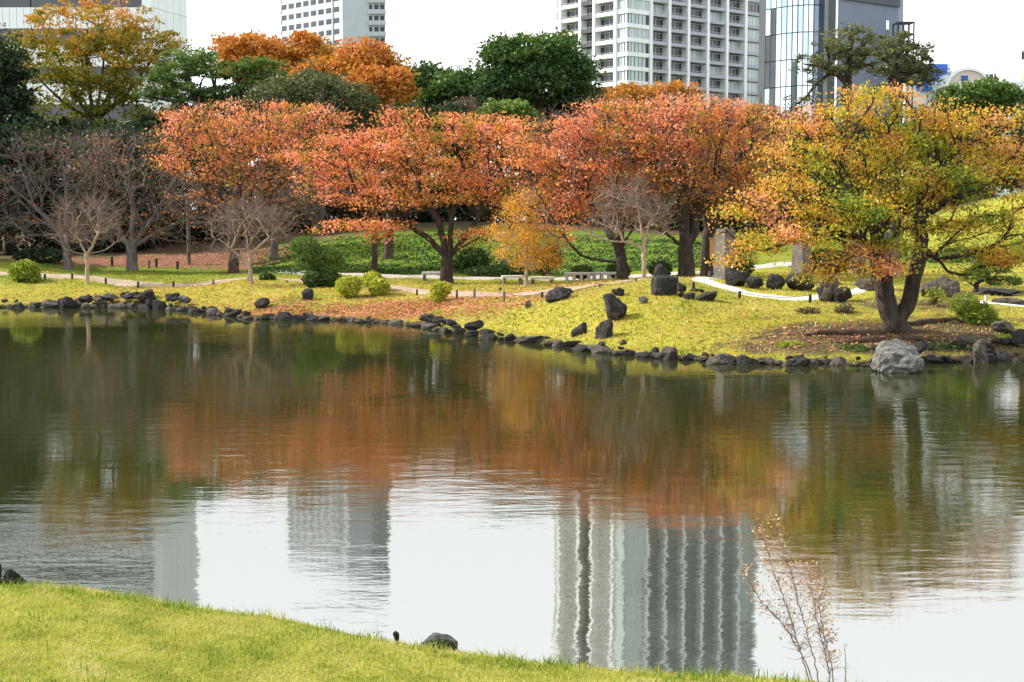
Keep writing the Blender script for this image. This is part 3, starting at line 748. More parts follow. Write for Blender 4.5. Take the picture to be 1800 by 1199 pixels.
# glass-fronted building with the slate wall beside it
def glass_office():
    D = 250.0
    root = empty('glass_office', (0, 0, 0)); tag(root, 'curved blue mirror glass office building beside the apartment tower', 'building')
    zt = at(1400, -150, D).z
    pts = []
    for k in range(13):
        f = k / 12; px = 1340 + 112 * f
        pts.append((atx(px, D + 6 - 9 * math.sin(f * 1.9) + 4 * f), D + 6 - 9 * math.sin(f * 1.9) + 4 * f))
    pts = np.array(pts)
    core = [tuple(p + np.array([0, .35])) for p in pts] + [(pts[-1][0] + 2, D + 30), (pts[0][0] + 3, D + 30)]
    link('core', poly_prism(core, 2, zt), M_dark_metal, root)
    fh = 4.6; nfl = int((zt - 6) / fh); z0 = 4.0
    for f in range(nfl):
        for k in range(12):
            a, b = pts[k], pts[k + 1]; d = (b - a) / np.linalg.norm(b - a); n = np.array([d[1], -d[0]])
            Fc = Face(a, d, n); w_ = np.linalg.norm(b - a)
            tl_ = rng.normal(0, .004)
            z = z0 + f * fh
            mb = MB(); Fc.box(mb, .06, w_ - .06, .0, .06 + abs(tl_), z + .08, z + fh - .08)
            mb.build('pane', M_glass_dark if k < 2 and rng.random() < .6 else M_glass_blue if rng.random() < .22 else M_glass_sky, root)
    for k in range(13):
        a = pts[k]; MB().box(a[0] - .07, a[0] + .07, a[1] - .14, a[1] + .3, 3, zt).build('mullion', M_dark_metal, root)
    # narrow ladder-like service strip at its left
    t2 = empty('slate_office', (0, 0, 0)); tag(t2, 'slate blue windowless office block with a narrow vertical slit window', 'building')
    Dw = 246.0
    P0 = np.array([atx(1452, Dw), Dw]); dirw = np.array([.80, .60]); nrm = np.array([.60, -.80])
    q = (1569 - 900) / FPX
    t_end = (q * Dw - P0[0]) / (dirw[0] - q * dirw[1])
    zt2 = at(1500, -130, Dw).z
    P1 = P0 + dirw * t_end
    link('wall', poly_prism([P0, P1, P1 + np.array([2.2, 5]), P1 + np.array([-2, 25]), P0 + np.array([-1, 22])], 2, zt2), M_slate, t2)
    Fw = Face(P0, dirw, nrm)
    mb = MB(); Fw.box(mb, -1.0, .9, -.2, .5, 2, zt2); mb.build('dark_edge', M_dark_metal, t2)
    mb = MB(); Fw.box(mb, .95, 1.6, -.2, .35, 2, zt2); mb.build('glass_edge', M_glass_sky, t2)
    zc_ = at(1500, 4, Dw + 5).z
    mb = MB(); Fw.box(mb, 1.6, t_end - .05, -.2, .4, zc_, zc_ + 5); mb.build('louvre_band', M_dark_metal, t2)
    qs = (1550 - 900) / FPX; ts = (qs * Dw - P0[0]) / (dirw[0] - qs * dirw[1])
    za, zb = at(1550, 125, Dw).z, at(1550, 22, Dw).z
    for i in range(6):
        z1 = za + (zb - za) * i / 6; z2 = za + (zb - za) * (i + 1) / 6 - .12
        mb = MB(); Fw.box(mb, ts - .35, ts + .35, -.2, .06, z1, z2); mb.build('pane', M_glass_sky if i % 2 else M_glass_dark, t2)
    t3 = empty('service_frame_tower', (0, 0, 0)); tag(t3, 'dark open steel lattice stair tower against the slate office', 'tower')
    Ds = 248.0
    xa, xb = atx(1570, Ds), atx(1598, Ds); za, zb = 3.0, at(1585, 38, Ds).z
    for x in np.linspace(xa, xb, 4):
        for y in (Ds, Ds + 3): MB().box(x - .11, x + .11, y - .11, y + .11, za, zb).build('column', M_dark_metal, t3)
    for z in np.arange(zb, 12, -2.0):
        mb = MB(); mb.box(xa - .1, xb + .1, Ds - .18, Ds - .12, z - .14, z + .0); mb.box(xa - .1, xb + .1, Ds + .2, Ds + 2.8, z - .2, z - .05); mb.build('landing', M_dark_metal, t3)
glass_office()

# white apartment block, centre left
def white_block():
    D = 380.0
    root = empty('white_apartment_block', (0, 0, 0)); tag(root, 'white apartment block with rows of small dark windows behind the rust trees', 'building')
    K = np.array([atx(606, D), D]); dl = np.array([-.719, .695]); nl = np.array([-.695, -.719])
    q = (500 - 900) / FPX; tl_ = (q * D - K[0]) / (dl[0] - q * dl[1])
    E = np.array([atx(680, D), D]); zt = at(600, -220, D).z
    Lp = K + dl * tl_
    link('wall', poly_prism([K, E, E + np.array([-5, 30]), Lp + np.array([6, 20]), Lp], 2, zt), M_block_wall, root)
    Fl, Ff = Face(K, dl, nl), Face(K, (1, 0), (0, -1))
    wd = E[0] - K[0]; fh = 2.88
    zs = at(650, 103, D).z - 12 * fh
    n = 0
    for f in range(int((zt - zs) / fh)):
        z = zs + f * fh
        single = 8 <= f <= 24
        if z > zt - 2: break
        for t in np.linspace(1.4, tl_ - 2.6, 8):
            if f < 8: continue
            mb = MB(); Fl.box(mb, t, t + 2.3, -.3, .012, z + .8, z + 2.15)
            w_ = mb.build('window', M_glass_dark, root); n += 1
        mb = MB(); Fl.box(mb, tl_ - .2, tl_ + 1.6, -2, .2, z + .1, z + .9); mb.build('balcony', M_white_panel, root)
        mb = MB(); Ff.box(mb, wd * .62, wd - .25, -.2, .02, z + 1.15, z + 2.45); r_ = mb.build('balcony_shade_panel', M_dark_metal, root)  # flat dark panel; the shade of a recess is in its colour
        mb = MB(); Ff.box(mb, wd * .60, wd + .15, -.2, .9, z, z + 1.15); mb.build('balcony', M_block_wall, root)
        mb = MB(); Ff.box(mb, wd * .70, wd * .74, .0, .3, z + 1.15, z + 2.45); Ff.box(mb, wd * .85, wd * .88, .0, .3, z + 1.15, z + 2.45); mb.build('divider', M_frame, r_)
    mb = MB(); Fl.box(mb, 3.9, 4.2, 0, .25, 2, zt); mb.build('drain_pipe', M_frame, root)
    for f in range(9):
        mb = MB(); z = zs + f * 9.2; Ff.box(mb, .4, wd * .59, -.05, .006, z, z + .12); mb.build('panel_joint', M_frame, root)
white_block()

# large white-panelled building, far left
def panel_building():
    D = 155.0
    root = empty('panelled_office', (0, 0, 0)); tag(root, 'large white panelled office behind the golden tree at far left', 'building')
    K = np.array([atx(274, D), D]); dr = np.array([.287, .958]); nr_ = np.array([.958, -.287])
    zt = at(200, -290, D).z
    wl = 60.0
    G = K + dr * 7.6
    link('wall', poly_prism([K + np.array([-.1, .3]), G, G + np.array([-15, 30]), K + np.array([-wl, 30]), K + np.array([-wl, .3])], 2, zt), M_dark_metal, root)
    Ff, Fr = Face(K, (-1, 0), (0, -1)), Face(K, dr, nr_)
    fh = 4.03; zw = at(200, 13, D).z
    k = 0
    for f in range(-6, 5):
        z = zw + f * fh
        if z < 3: continue
        # window strip z..z+1.8, panel band above
        for i in range(46):
            t = i * .76
            if t > 32: break
            mb = MB(); Ff.box(mb, t + .02, t + .74, -.29, .0, z + 1.8, z + fh); mb.build('panel', M_white_panel, root); k += 1
        for i in range(int(wl / 6)):
            if i < 5:
                mb = MB(); Ff.box(mb, 1.0 + i * 6, 6.85 + i * 6, -.29, -.12, z, z + 1.78); mb.build('window', M_glass_dark, root)
        mb = MB(); Ff.box(mb, 33.4, wl, -.29, .0, z + 1.8, z + fh - .02); mb.build('panel_band', M_white_panel, root)
        for t in (-0.0,):
            mb = MB(); Ff.box(mb, -.02, .98, -.29, -.01, z, z + 1.78); mb.build('panel', M_white_panel, root)
        for i in range(5):
            mb = MB(); Fr.box(mb, i * 1.52 + .03, i * 1.52 + 1.49, -.2, .05, z + .02, z + fh - .02); mb.build('panel', M_white_panel, root)
    MB().box(K[0] - wl, K[0] + .2, D - .3, D + .2, zt, zt + 1).build('parapet', M_white_panel, root)
panel_building()

def small_buildings():
    D = 420.0
    b = empty('pale_glass_block', at(820, 200, D)); tag(b, 'small pale blue glass rooftop showing above the green trees', 'building')
    o = b.location
    x0, x1 = atx(803, D) - o.x, atx(845, D) - o.x; zt = at(820, 114, D).z - o.z
    MB().box(x0, x1, 0, 15, -30, zt - 3).build('wall', M_glass_curt, b)
    for x in np.linspace(x0, x1, 12): MB().box(x - .12, x + .12, -.2, .05, zt - 5, zt).build('fin', M_glass_sky, b)
    MB().box(x0, x0 + 1.6, -.15, 6, -25, zt).build('stair_core', M_white_panel, b)
    D = 300.0
    b = empty('roof_fence', at(485, 70, D)); tag(b, 'row of thin white rooftop fins left of the white block', 'fence')
    o = b.location
    for px in range(472, 500, 4):
        x = atx(px, D) - o.x; MB().box(x - .06, x + .06, -.06, .06, -12, at(px, 46, D).z - o.z).build('fin', M_white_panel, b)
    MB().box(atx(470, D) - o.x, atx(500, D) - o.x, -.05, .05, -12.5, -1.2 + .6).build('roof', M_white_panel, b)
    # blue billboard
    D = 330.0
    b = empty('blue_billboard', at(1632, 155, D)); tag(b, 'blue rooftop billboard with white lettering right of the tall pine', 'billboard')
    o = b.location
    x0, x1 = atx(1606, D) - o.x, atx(1658, D) - o.x; z0, z1 = at(1632, 160, D).z - o.z, at(1632, 113, D).z - o.z
    MB().box(x0, x1, 0, .8, z0, z1).build('panel', M_blue, b)
    MB().box(x0 - .3, x1 + .9, .85, 9, -35, z1 + .3).build('support', M_white_panel, b)
    def stroke(px0, px1, py0, py1):
        MB().box(atx(px0, D) - o.x, atx(px1, D) - o.x, -.05, .02, at(1632, py1, D).z - o.z, at(1632, py0, D).z - o.z).build('letter_stroke', M_print_white, b)
    for s_ in ((1644, 1655, 141, 143), (1648, 1651, 138, 152), (1643, 1656, 147, 149), (1645, 1647, 149, 153), (1652, 1655, 149, 153), (1625, 1637, 141, 143), (1630, 1633, 138, 153), (1624, 1638, 150, 152)): stroke(*s_)
    # arched roof building
    D = 320.0
    b = empty('arched_roof_building', at(1700, 160, D)); tag(b, 'pale building with a round arched gable at the right skyline', 'building')
    o = b.location; k = D / FPX
    cx = atx(1694, D) - o.x; R_ = 34 * k; zc_ = at(1694, 152, D).z - o.z
    ang = np.linspace(0, math.pi, 15)
    poly = [(cx + R_ * math.cos(a), zc_ + R_ * .82 * math.sin(a)) for a in ang] + [(cx - R_, -30), (cx + R_, -30)]
    def extr(poly, y0, y1):
        bm = bmesh.new(); n = len(poly)
        a = [bm.verts.new((x, y0, z)) for x, z in poly]; c = [bm.verts.new((x, y1, z)) for x, z in poly]
        bm.faces.new(a); bm.faces.new(c[::-1])
        for i in range(n): bm.faces.new((a[i], c[i], c[(i + 1) % n], a[(i + 1) % n]))
        bmesh.ops.recalc_face_normals(bm, faces=bm.faces)
        m_ = bpy.data.meshes.new('wall'); bm.to_mesh(m_); bm.free(); return m_
    link('gable_wall', extr(poly, 0, 25), M_pinkish, b)
    rim = [(cx + (R_ + .55) * math.cos(a), zc_ + (R_ * .82 + .55) * math.sin(a)) for a in ang] + [(cx + (R_ + .0) * math.cos(a), zc_ + (R_ * .82 + .0) * math.sin(a)) for a in ang[::-1]]
    link('roof_rim', extr(rim, -.5, 25.2), M_white_panel, b)
    for px0, px1, py0, py1 in ((1683, 1685, 133, 145), (1687, 1689, 133, 146), (1691, 1693, 133, 145), (1682, 1694, 134, 136), (1682, 1694, 139, 141), (1684, 1692, 144, 146)):
        MB().box(atx(px0, D) - o.x, atx(px1, D) - o.x, -.25, -.02, at(1694, py1, D).z - o.z, at(1694, py0, D).z - o.z).build('sign_stroke', M_blue, b)
    MB().box(cx + R_ - .3, cx + R_ + 9, 2, 20, -30, at(1694, 134, D).z - o.z).build('wing', M_concrete_white, b)
    for i in range(8): MB().box(cx + R_ + i * 1.05, cx + R_ + .8 + i * 1.05, 1.6, 1.95, at(1694, 134, D).z - o.z - .6, at(1694, 129, D).z - o.z).build('roof_railing', M_dark_metal, b)
    MB().box(atx(1768, D) - o.x, atx(1784, D) - o.x, 3, 10, -20, at(1770, 109, D).z - o.z).build('plant_room', M_balc_shade_grey, b)
    MB().box(atx(1742, D) - o.x, atx(1743, D) - o.x, 4, 4.2, 0, at(1742, 110, D).z - o.z).build('antenna', M_frame, b)
    D = 280.0
    b = empty('white_shop_building', at(1815, 165, D)); tag(b, 'white building with a triangular yellow and blue sign at the right edge', 'building')
    o = b.location
    x0 = atx(1786, D) - o.x
    MB().box(x0, x0 + 16, 0, 14, -30, at(1800, 86, D).z - o.z).build('wall', M_white_panel, b)
    MB().box(x0 + .02, x0 + 15, -.1, .02, at(1800, 104, D).z - o.z, at(1800, 91, D).z - o.z).build('window', M_dark_metal, b)
    def tri(p, m_):
        bm = bmesh.new(); f0 = [bm.verts.new((atx(a, D) - o.x, -.12, at(a, c, D).z - o.z)) for a, c in p]; f1 = [bm.verts.new((v.co.x, .01, v.co.z)) for v in f0]
        bm.faces.new(f0); n = len(p)
        for i in range(n): bm.faces.new((f0[i], f1[i], f1[(i + 1) % n], f0[(i + 1) % n]))
        me_ = bpy.data.meshes.new('sign_shape'); bm.to_mesh(me_); bm.free(); link('sign_shape', me_, m_, b)
    tri([(1788, 139), (1800, 139), (1800, 112)], M_print_yel); tri([(1802, 139), (1816, 139), (1802, 112)], M_blue)
    MB().box(x0 - 14, x0 + 16, -6, -.2, -30, at(1800, 148, D).z - o.z).build('lower_wing', M_white_panel, b)
small_buildings()

# ------------------------------------------------------------------ background trees
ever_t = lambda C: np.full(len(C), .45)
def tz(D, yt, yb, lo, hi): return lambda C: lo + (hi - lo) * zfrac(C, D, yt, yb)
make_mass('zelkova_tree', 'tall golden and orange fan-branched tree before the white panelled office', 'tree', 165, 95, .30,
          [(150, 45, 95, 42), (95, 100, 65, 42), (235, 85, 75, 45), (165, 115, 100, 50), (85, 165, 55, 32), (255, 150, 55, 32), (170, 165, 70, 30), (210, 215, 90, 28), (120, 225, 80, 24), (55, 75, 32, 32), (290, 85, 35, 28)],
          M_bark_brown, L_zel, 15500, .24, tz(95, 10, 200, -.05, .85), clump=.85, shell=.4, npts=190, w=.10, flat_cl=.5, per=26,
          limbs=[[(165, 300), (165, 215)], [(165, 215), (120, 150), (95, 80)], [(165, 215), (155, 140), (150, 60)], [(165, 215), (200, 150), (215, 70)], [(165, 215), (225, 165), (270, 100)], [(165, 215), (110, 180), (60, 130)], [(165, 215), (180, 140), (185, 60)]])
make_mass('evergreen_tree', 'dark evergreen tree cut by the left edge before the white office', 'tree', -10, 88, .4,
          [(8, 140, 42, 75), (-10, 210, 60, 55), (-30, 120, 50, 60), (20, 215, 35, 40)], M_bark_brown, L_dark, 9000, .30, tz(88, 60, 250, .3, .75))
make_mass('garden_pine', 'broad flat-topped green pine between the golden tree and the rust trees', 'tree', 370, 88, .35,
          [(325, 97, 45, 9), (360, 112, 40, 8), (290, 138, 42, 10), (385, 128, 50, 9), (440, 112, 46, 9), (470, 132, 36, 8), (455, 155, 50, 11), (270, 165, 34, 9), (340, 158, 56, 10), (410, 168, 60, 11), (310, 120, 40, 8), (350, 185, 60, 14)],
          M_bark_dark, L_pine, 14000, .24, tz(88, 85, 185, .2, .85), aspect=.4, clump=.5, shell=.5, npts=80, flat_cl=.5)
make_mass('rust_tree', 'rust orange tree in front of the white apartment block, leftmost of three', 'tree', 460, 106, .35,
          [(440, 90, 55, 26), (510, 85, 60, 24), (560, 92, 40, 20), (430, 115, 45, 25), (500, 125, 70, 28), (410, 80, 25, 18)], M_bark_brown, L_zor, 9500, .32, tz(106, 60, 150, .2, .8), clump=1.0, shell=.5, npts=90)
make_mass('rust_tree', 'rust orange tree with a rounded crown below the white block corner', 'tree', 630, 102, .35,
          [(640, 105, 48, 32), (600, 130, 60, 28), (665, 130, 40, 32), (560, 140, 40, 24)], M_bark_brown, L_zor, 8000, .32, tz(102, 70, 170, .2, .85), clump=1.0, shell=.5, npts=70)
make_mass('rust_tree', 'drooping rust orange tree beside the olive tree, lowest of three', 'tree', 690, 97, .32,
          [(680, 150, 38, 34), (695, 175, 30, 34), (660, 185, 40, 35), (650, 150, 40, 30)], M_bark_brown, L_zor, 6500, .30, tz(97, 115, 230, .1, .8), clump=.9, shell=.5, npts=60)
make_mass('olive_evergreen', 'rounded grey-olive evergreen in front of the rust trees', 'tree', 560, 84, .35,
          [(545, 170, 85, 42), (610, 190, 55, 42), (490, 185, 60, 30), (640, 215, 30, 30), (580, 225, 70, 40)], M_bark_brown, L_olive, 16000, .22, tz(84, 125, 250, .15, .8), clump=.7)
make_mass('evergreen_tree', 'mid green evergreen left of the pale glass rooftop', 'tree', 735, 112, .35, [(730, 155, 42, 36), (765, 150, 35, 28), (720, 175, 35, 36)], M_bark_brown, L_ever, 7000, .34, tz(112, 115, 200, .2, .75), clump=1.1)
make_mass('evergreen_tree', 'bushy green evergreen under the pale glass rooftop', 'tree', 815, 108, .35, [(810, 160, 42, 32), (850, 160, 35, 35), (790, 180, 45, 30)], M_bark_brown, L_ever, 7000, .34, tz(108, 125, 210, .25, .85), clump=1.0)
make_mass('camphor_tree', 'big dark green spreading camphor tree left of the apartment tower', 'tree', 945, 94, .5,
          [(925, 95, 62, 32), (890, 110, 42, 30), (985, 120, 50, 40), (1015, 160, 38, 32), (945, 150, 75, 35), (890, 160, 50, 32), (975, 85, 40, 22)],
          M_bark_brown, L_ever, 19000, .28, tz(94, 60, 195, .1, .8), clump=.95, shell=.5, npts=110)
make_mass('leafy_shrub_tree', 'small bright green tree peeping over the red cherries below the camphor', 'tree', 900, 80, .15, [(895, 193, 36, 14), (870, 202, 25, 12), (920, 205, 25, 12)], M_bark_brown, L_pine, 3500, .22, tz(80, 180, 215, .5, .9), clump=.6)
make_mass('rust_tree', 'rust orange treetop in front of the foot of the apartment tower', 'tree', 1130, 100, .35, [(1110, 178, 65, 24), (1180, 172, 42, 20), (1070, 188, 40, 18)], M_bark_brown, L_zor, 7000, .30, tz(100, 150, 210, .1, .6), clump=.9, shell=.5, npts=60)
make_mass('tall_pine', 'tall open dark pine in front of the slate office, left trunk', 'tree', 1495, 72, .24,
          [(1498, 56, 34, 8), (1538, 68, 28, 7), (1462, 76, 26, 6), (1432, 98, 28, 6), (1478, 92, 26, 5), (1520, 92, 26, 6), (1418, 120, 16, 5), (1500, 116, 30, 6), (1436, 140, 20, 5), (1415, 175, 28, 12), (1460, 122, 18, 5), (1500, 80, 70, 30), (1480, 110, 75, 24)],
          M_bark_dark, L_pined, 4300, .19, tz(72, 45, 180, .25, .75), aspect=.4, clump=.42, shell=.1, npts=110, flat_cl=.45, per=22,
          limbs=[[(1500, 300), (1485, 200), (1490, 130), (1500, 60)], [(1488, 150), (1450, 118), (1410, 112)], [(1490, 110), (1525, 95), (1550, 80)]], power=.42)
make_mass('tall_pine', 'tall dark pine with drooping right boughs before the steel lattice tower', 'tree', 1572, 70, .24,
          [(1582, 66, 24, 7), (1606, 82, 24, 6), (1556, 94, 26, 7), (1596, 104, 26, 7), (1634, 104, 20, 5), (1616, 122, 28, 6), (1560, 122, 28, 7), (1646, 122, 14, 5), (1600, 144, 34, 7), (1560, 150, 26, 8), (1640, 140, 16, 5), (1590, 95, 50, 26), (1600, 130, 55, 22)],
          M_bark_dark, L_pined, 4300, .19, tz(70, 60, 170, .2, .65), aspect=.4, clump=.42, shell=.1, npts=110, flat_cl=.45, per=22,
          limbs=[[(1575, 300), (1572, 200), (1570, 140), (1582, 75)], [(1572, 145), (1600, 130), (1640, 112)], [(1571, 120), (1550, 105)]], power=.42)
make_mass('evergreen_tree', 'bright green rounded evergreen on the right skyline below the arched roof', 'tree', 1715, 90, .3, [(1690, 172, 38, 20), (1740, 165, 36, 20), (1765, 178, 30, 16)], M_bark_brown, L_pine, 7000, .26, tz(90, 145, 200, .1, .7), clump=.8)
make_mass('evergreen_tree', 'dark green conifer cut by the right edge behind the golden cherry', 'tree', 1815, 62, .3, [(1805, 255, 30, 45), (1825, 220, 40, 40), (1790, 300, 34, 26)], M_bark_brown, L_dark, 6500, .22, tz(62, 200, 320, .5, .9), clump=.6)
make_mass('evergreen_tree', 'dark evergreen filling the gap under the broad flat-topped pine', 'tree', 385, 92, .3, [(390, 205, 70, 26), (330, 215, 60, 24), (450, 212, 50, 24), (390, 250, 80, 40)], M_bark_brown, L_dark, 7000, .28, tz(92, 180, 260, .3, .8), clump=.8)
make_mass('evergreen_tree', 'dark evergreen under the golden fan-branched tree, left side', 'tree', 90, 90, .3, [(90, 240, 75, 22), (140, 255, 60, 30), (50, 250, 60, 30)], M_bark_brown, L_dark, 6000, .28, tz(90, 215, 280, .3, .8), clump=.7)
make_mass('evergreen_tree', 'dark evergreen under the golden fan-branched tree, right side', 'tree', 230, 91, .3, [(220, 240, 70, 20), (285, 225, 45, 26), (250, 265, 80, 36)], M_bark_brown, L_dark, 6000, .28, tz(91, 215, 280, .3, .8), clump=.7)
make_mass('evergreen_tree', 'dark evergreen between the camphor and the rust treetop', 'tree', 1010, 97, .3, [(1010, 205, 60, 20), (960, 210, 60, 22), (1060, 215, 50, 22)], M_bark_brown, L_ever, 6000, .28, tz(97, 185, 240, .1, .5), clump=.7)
# dark wood behind the garden
for i, (px, D, lob, mt, lab) in enumerate([
    (20, 84, [(20, 330, 75, 95), (-40, 330, 70, 100)], L_dark, 'black-green evergreen thicket behind the mound at far left'),
    (120, 88, [(110, 330, 80, 110), (140, 400, 70, 60)], L_dark, 'dark evergreen behind the small pale bare myrtle at left'),
    (215, 83, [(220, 340, 75, 105), (190, 410, 60, 50)], L_dark, 'dark evergreen behind the thick grey bare cherry at left'),
    (315, 87, [(320, 340, 80, 100), (300, 410, 65, 50)], L_dark, 'dark evergreen behind the leaf-strewn bank at left'),
    (430, 86, [(430, 320, 80, 90), (420, 395, 70, 50)], L_dark, 'dark evergreen behind the leftmost orange cherry'),
    (540, 92, [(540, 310, 75, 90), (550, 370, 60, 45)], L_brush, 'brown-green scrub tree above the green slope behind the small pine'),
    (640, 88, [(640, 310, 70, 80), (660, 360, 60, 45)], L_brush, 'brown scrub tree behind the slender bare pole trunk'),
    (745, 92, [(745, 300, 75, 80), (740, 360, 70, 40)], L_dark, 'dark evergreen behind the forked cherry by the white bench'),
    (860, 94, [(860, 290, 75, 80), (850, 360, 70, 40)], L_brush, 'brown-green scrub tree behind the small yellow tree'),
    (980, 96, [(980, 290, 75, 80), (975, 355, 70, 40)], L_ever, 'green evergreen below the camphor behind the red cherries'),
    (1090, 92, [(1090, 300, 75, 80), (1085, 360, 70, 40)], L_brush, 'brown scrub tree on the slope behind the low-limbed cherry'),
    (1210, 94, [(1210, 300, 80, 80), (1215, 365, 70, 45)], L_olive, 'olive evergreen behind the thick forked dark cherry'),
    (1330, 90, [(1330, 300, 75, 85), (1320, 375, 60, 45)], L_brush, 'brown scrub tree behind the stone pillars'),
    (1450, 92, [(1450, 320, 80, 90), (1440, 380, 60, 40)], L_dark, 'dark evergreen behind the left half of the golden cherry'),
    (1570, 94, [(1570, 330, 80, 90), (1560, 390, 60, 30)], L_ever, 'green evergreen behind the golden cherry trunks'),
    (1690, 96, [(1690, 300, 70, 70), (1680, 360, 60, 40)], L_olive, 'olive evergreen above the cloud-pruned pine at right')]):
    lob = lob + [(lob[0][0] - 30, lob[0][1] - 75, 50, 34), (lob[0][0] + 35, lob[0][1] - 80, 50, 30)]
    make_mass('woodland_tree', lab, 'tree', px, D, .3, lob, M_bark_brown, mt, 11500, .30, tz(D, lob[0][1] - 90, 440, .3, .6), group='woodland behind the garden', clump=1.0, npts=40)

for px_o, D_o, lab in ((-190, 71, 'evergreen at the far left outside the path mound, nearer of two'), (-330, 76, 'evergreen at the far left outside the path mound, farther of two')):
    make_mass('evergreen_tree', lab, 'tree', px_o, D_o, .4, [(px_o, 250, 130, 110), (px_o + 20, 350, 110, 80), (px_o - 20, 150, 90, 60)], M_bark_brown, L_dark, 9000, .36, ever_t, clump=1.2)

# ------------------------------------------------------------------ garden trees
CH = 'autumn cherry trees on the far bank'
def fringe_tint(lo, hi, sc, seed, grad=None):
    def f(C):
        t = lo + (hi - lo) * (.5 + .5 * vnoise(C, sc, seed))
        if grad is not None: t = t + grad(C)
        return t
    return f
def base_at(px, D): b = gp(px, D); return (b.x, b.y, b.z - .06)
# bare cherries at left
make_tree('bare_cherry_tree', 'grey bare cherry behind the pale myrtle, leftmost trunk', 'tree', base_at(120, 70), [[(118, 440), (112, 420)], [(112, 420), (70, 370), (20, 330)], [(112, 420), (120, 350), (110, 290)], [(112, 420), (165, 360), (210, 310)]],
          [(90, 300, 95, 50), (20, 300, 60, 45), (150, 280, 80, 45), (40, 360, 55, 40), (110, 250, 90, 16), (30, 405, 50, 30), (90, 390, 60, 30)], 70, .20, M_bark_grey, L_orange, 480, 600, .11, fringe_tint(.1, .7, 1.5, 1), CH, tw=(2, .8, .009), w=.3, rmin=.017, twmat=M_bark_grey)
make_tree('bare_cherry_tree', 'thick-trunked grey bare cherry with wide twiggy crown at left', 'tree', base_at(232, 70), [[(232, 450), (230, 436)], [(230, 436), (190, 390), (150, 350)], [(230, 436), (235, 370), (225, 300)], [(230, 436), (290, 400), (350, 380)], [(230, 436), (280, 370), (310, 310)]],
          [(230, 290, 95, 50), (300, 330, 75, 50), (170, 310, 75, 45), (310, 385, 50, 25), (250, 380, 90, 40), (230, 245, 90, 14), (310, 420, 50, 18), (170, 400, 60, 30), (350, 350, 40, 40)], 70, .25, M_bark_grey, L_orange, 540, 1100, .115, fringe_tint(.2, .8, 1.3, 2), CH, tw=(2, .8, .009), w=.3, rmin=.017, twmat=M_bark_grey)
make_tree('bare_cherry_tree', 'slim grey bare cherry between the orange cherry and the small pine', 'tree', base_at(480, 75), [[(482, 430), (485, 400)], [(485, 400), (455, 350), (430, 320)], [(485, 400), (520, 360), (560, 330)]],
          [(480, 340, 75, 50), (540, 350, 60, 40), (440, 360, 50, 40), (590, 330, 50, 30)], 75, .2, M_bark_grey, None, 420, 0, tw=(3, .6, .014), w=.35, rmin=.018, group=CH)
# small smooth-barked myrtles
for px, D, limbs, lob, lab in [
    (153, 61, [[(153, 470), (152, 448)], [(152, 448), (125, 442), (108, 432)], [(152, 448), (185, 440), (200, 428)], [(152, 440), (152, 410)], [(152, 446), (135, 415)], [(152, 446), (172, 412)]], [(153, 385, 58, 26), (108, 412, 26, 22), (198, 410, 24, 22), (150, 365, 50, 14), (150, 410, 50, 20)], 'small bare vase-shaped myrtle with pale pink trunk on the left bank'),
    (442, 58, [[(440, 470), (438, 448)], [(440, 470), (410, 440), (385, 420)], [(438, 448), (465, 425), (490, 400)], [(438, 448), (432, 410)], [(441, 485), (415, 470)]], [(435, 395, 58, 28), (390, 405, 28, 26), (485, 400, 28, 28), (435, 375, 50, 16), (410, 440, 36, 16)], 'small bare myrtle with crooked pale trunk left of the round shrubs'),
    (1133, 52, [[(1131, 450), (1132, 432)], [(1132, 436), (1105, 425), (1080, 425)], [(1132, 432), (1160, 415), (1180, 400)], [(1132, 432), (1125, 390), (1120, 350)], [(1132, 432), (1142, 390)]], [(1110, 380, 62, 42), (1060, 405, 36, 26), (1160, 385, 34, 30), (1095, 345, 55, 30)], 'small bare myrtle with smooth pale trunk right of the low-limbed cherry')]:
    make_tree('bare_myrtle_tree', lab, 'tree', base_at(px, D), limbs, lob, D, .085, M_bark_pale, None, 230, 0, tw=(4, .5, .008), w=.10, rmin=.011, twmat=M_twig_pink, group='bare smooth-barked myrtles', flare=1.3, tup=.5, power=.44)
# red and orange cherries
make_tree('cherry_tree', 'orange-red cherry with bare lower twigs, leftmost of the coloured cherries', 'tree', base_at(410, 68), [[(412, 440), (415, 415)], [(415, 415), (370, 350), (330, 280)], [(415, 415), (420, 340), (430, 250)], [(415, 415), (470, 350), (530, 280)], [(415, 415), (350, 390), (320, 380)]],
          [(420, 215, 110, 34), (340, 225, 62, 36), (520, 205, 70, 30), (450, 265, 100, 45), (375, 290, 80, 35), (540, 255, 60, 40), (420, 335, 80, 26), (480, 320, 60, 40), (430, 385, 80, 30), (300, 270, 40, 30), (570, 300, 40, 40), (350, 370, 60, 30), (520, 380, 50, 30), (590, 215, 30, 20)], 68, .24, M_bark_brown, L_red, 640, 11500, .135,
          fringe_tint(.05, .9, 1.2, 3, lambda C: .25 * zfrac(C, 68, 180, 380) - .12), CH, tw=(3, .6, .012), bare=lambda P: (zfrac(P, 68, 250, 380) * .95 + .05), twmat=M_twig_pink)
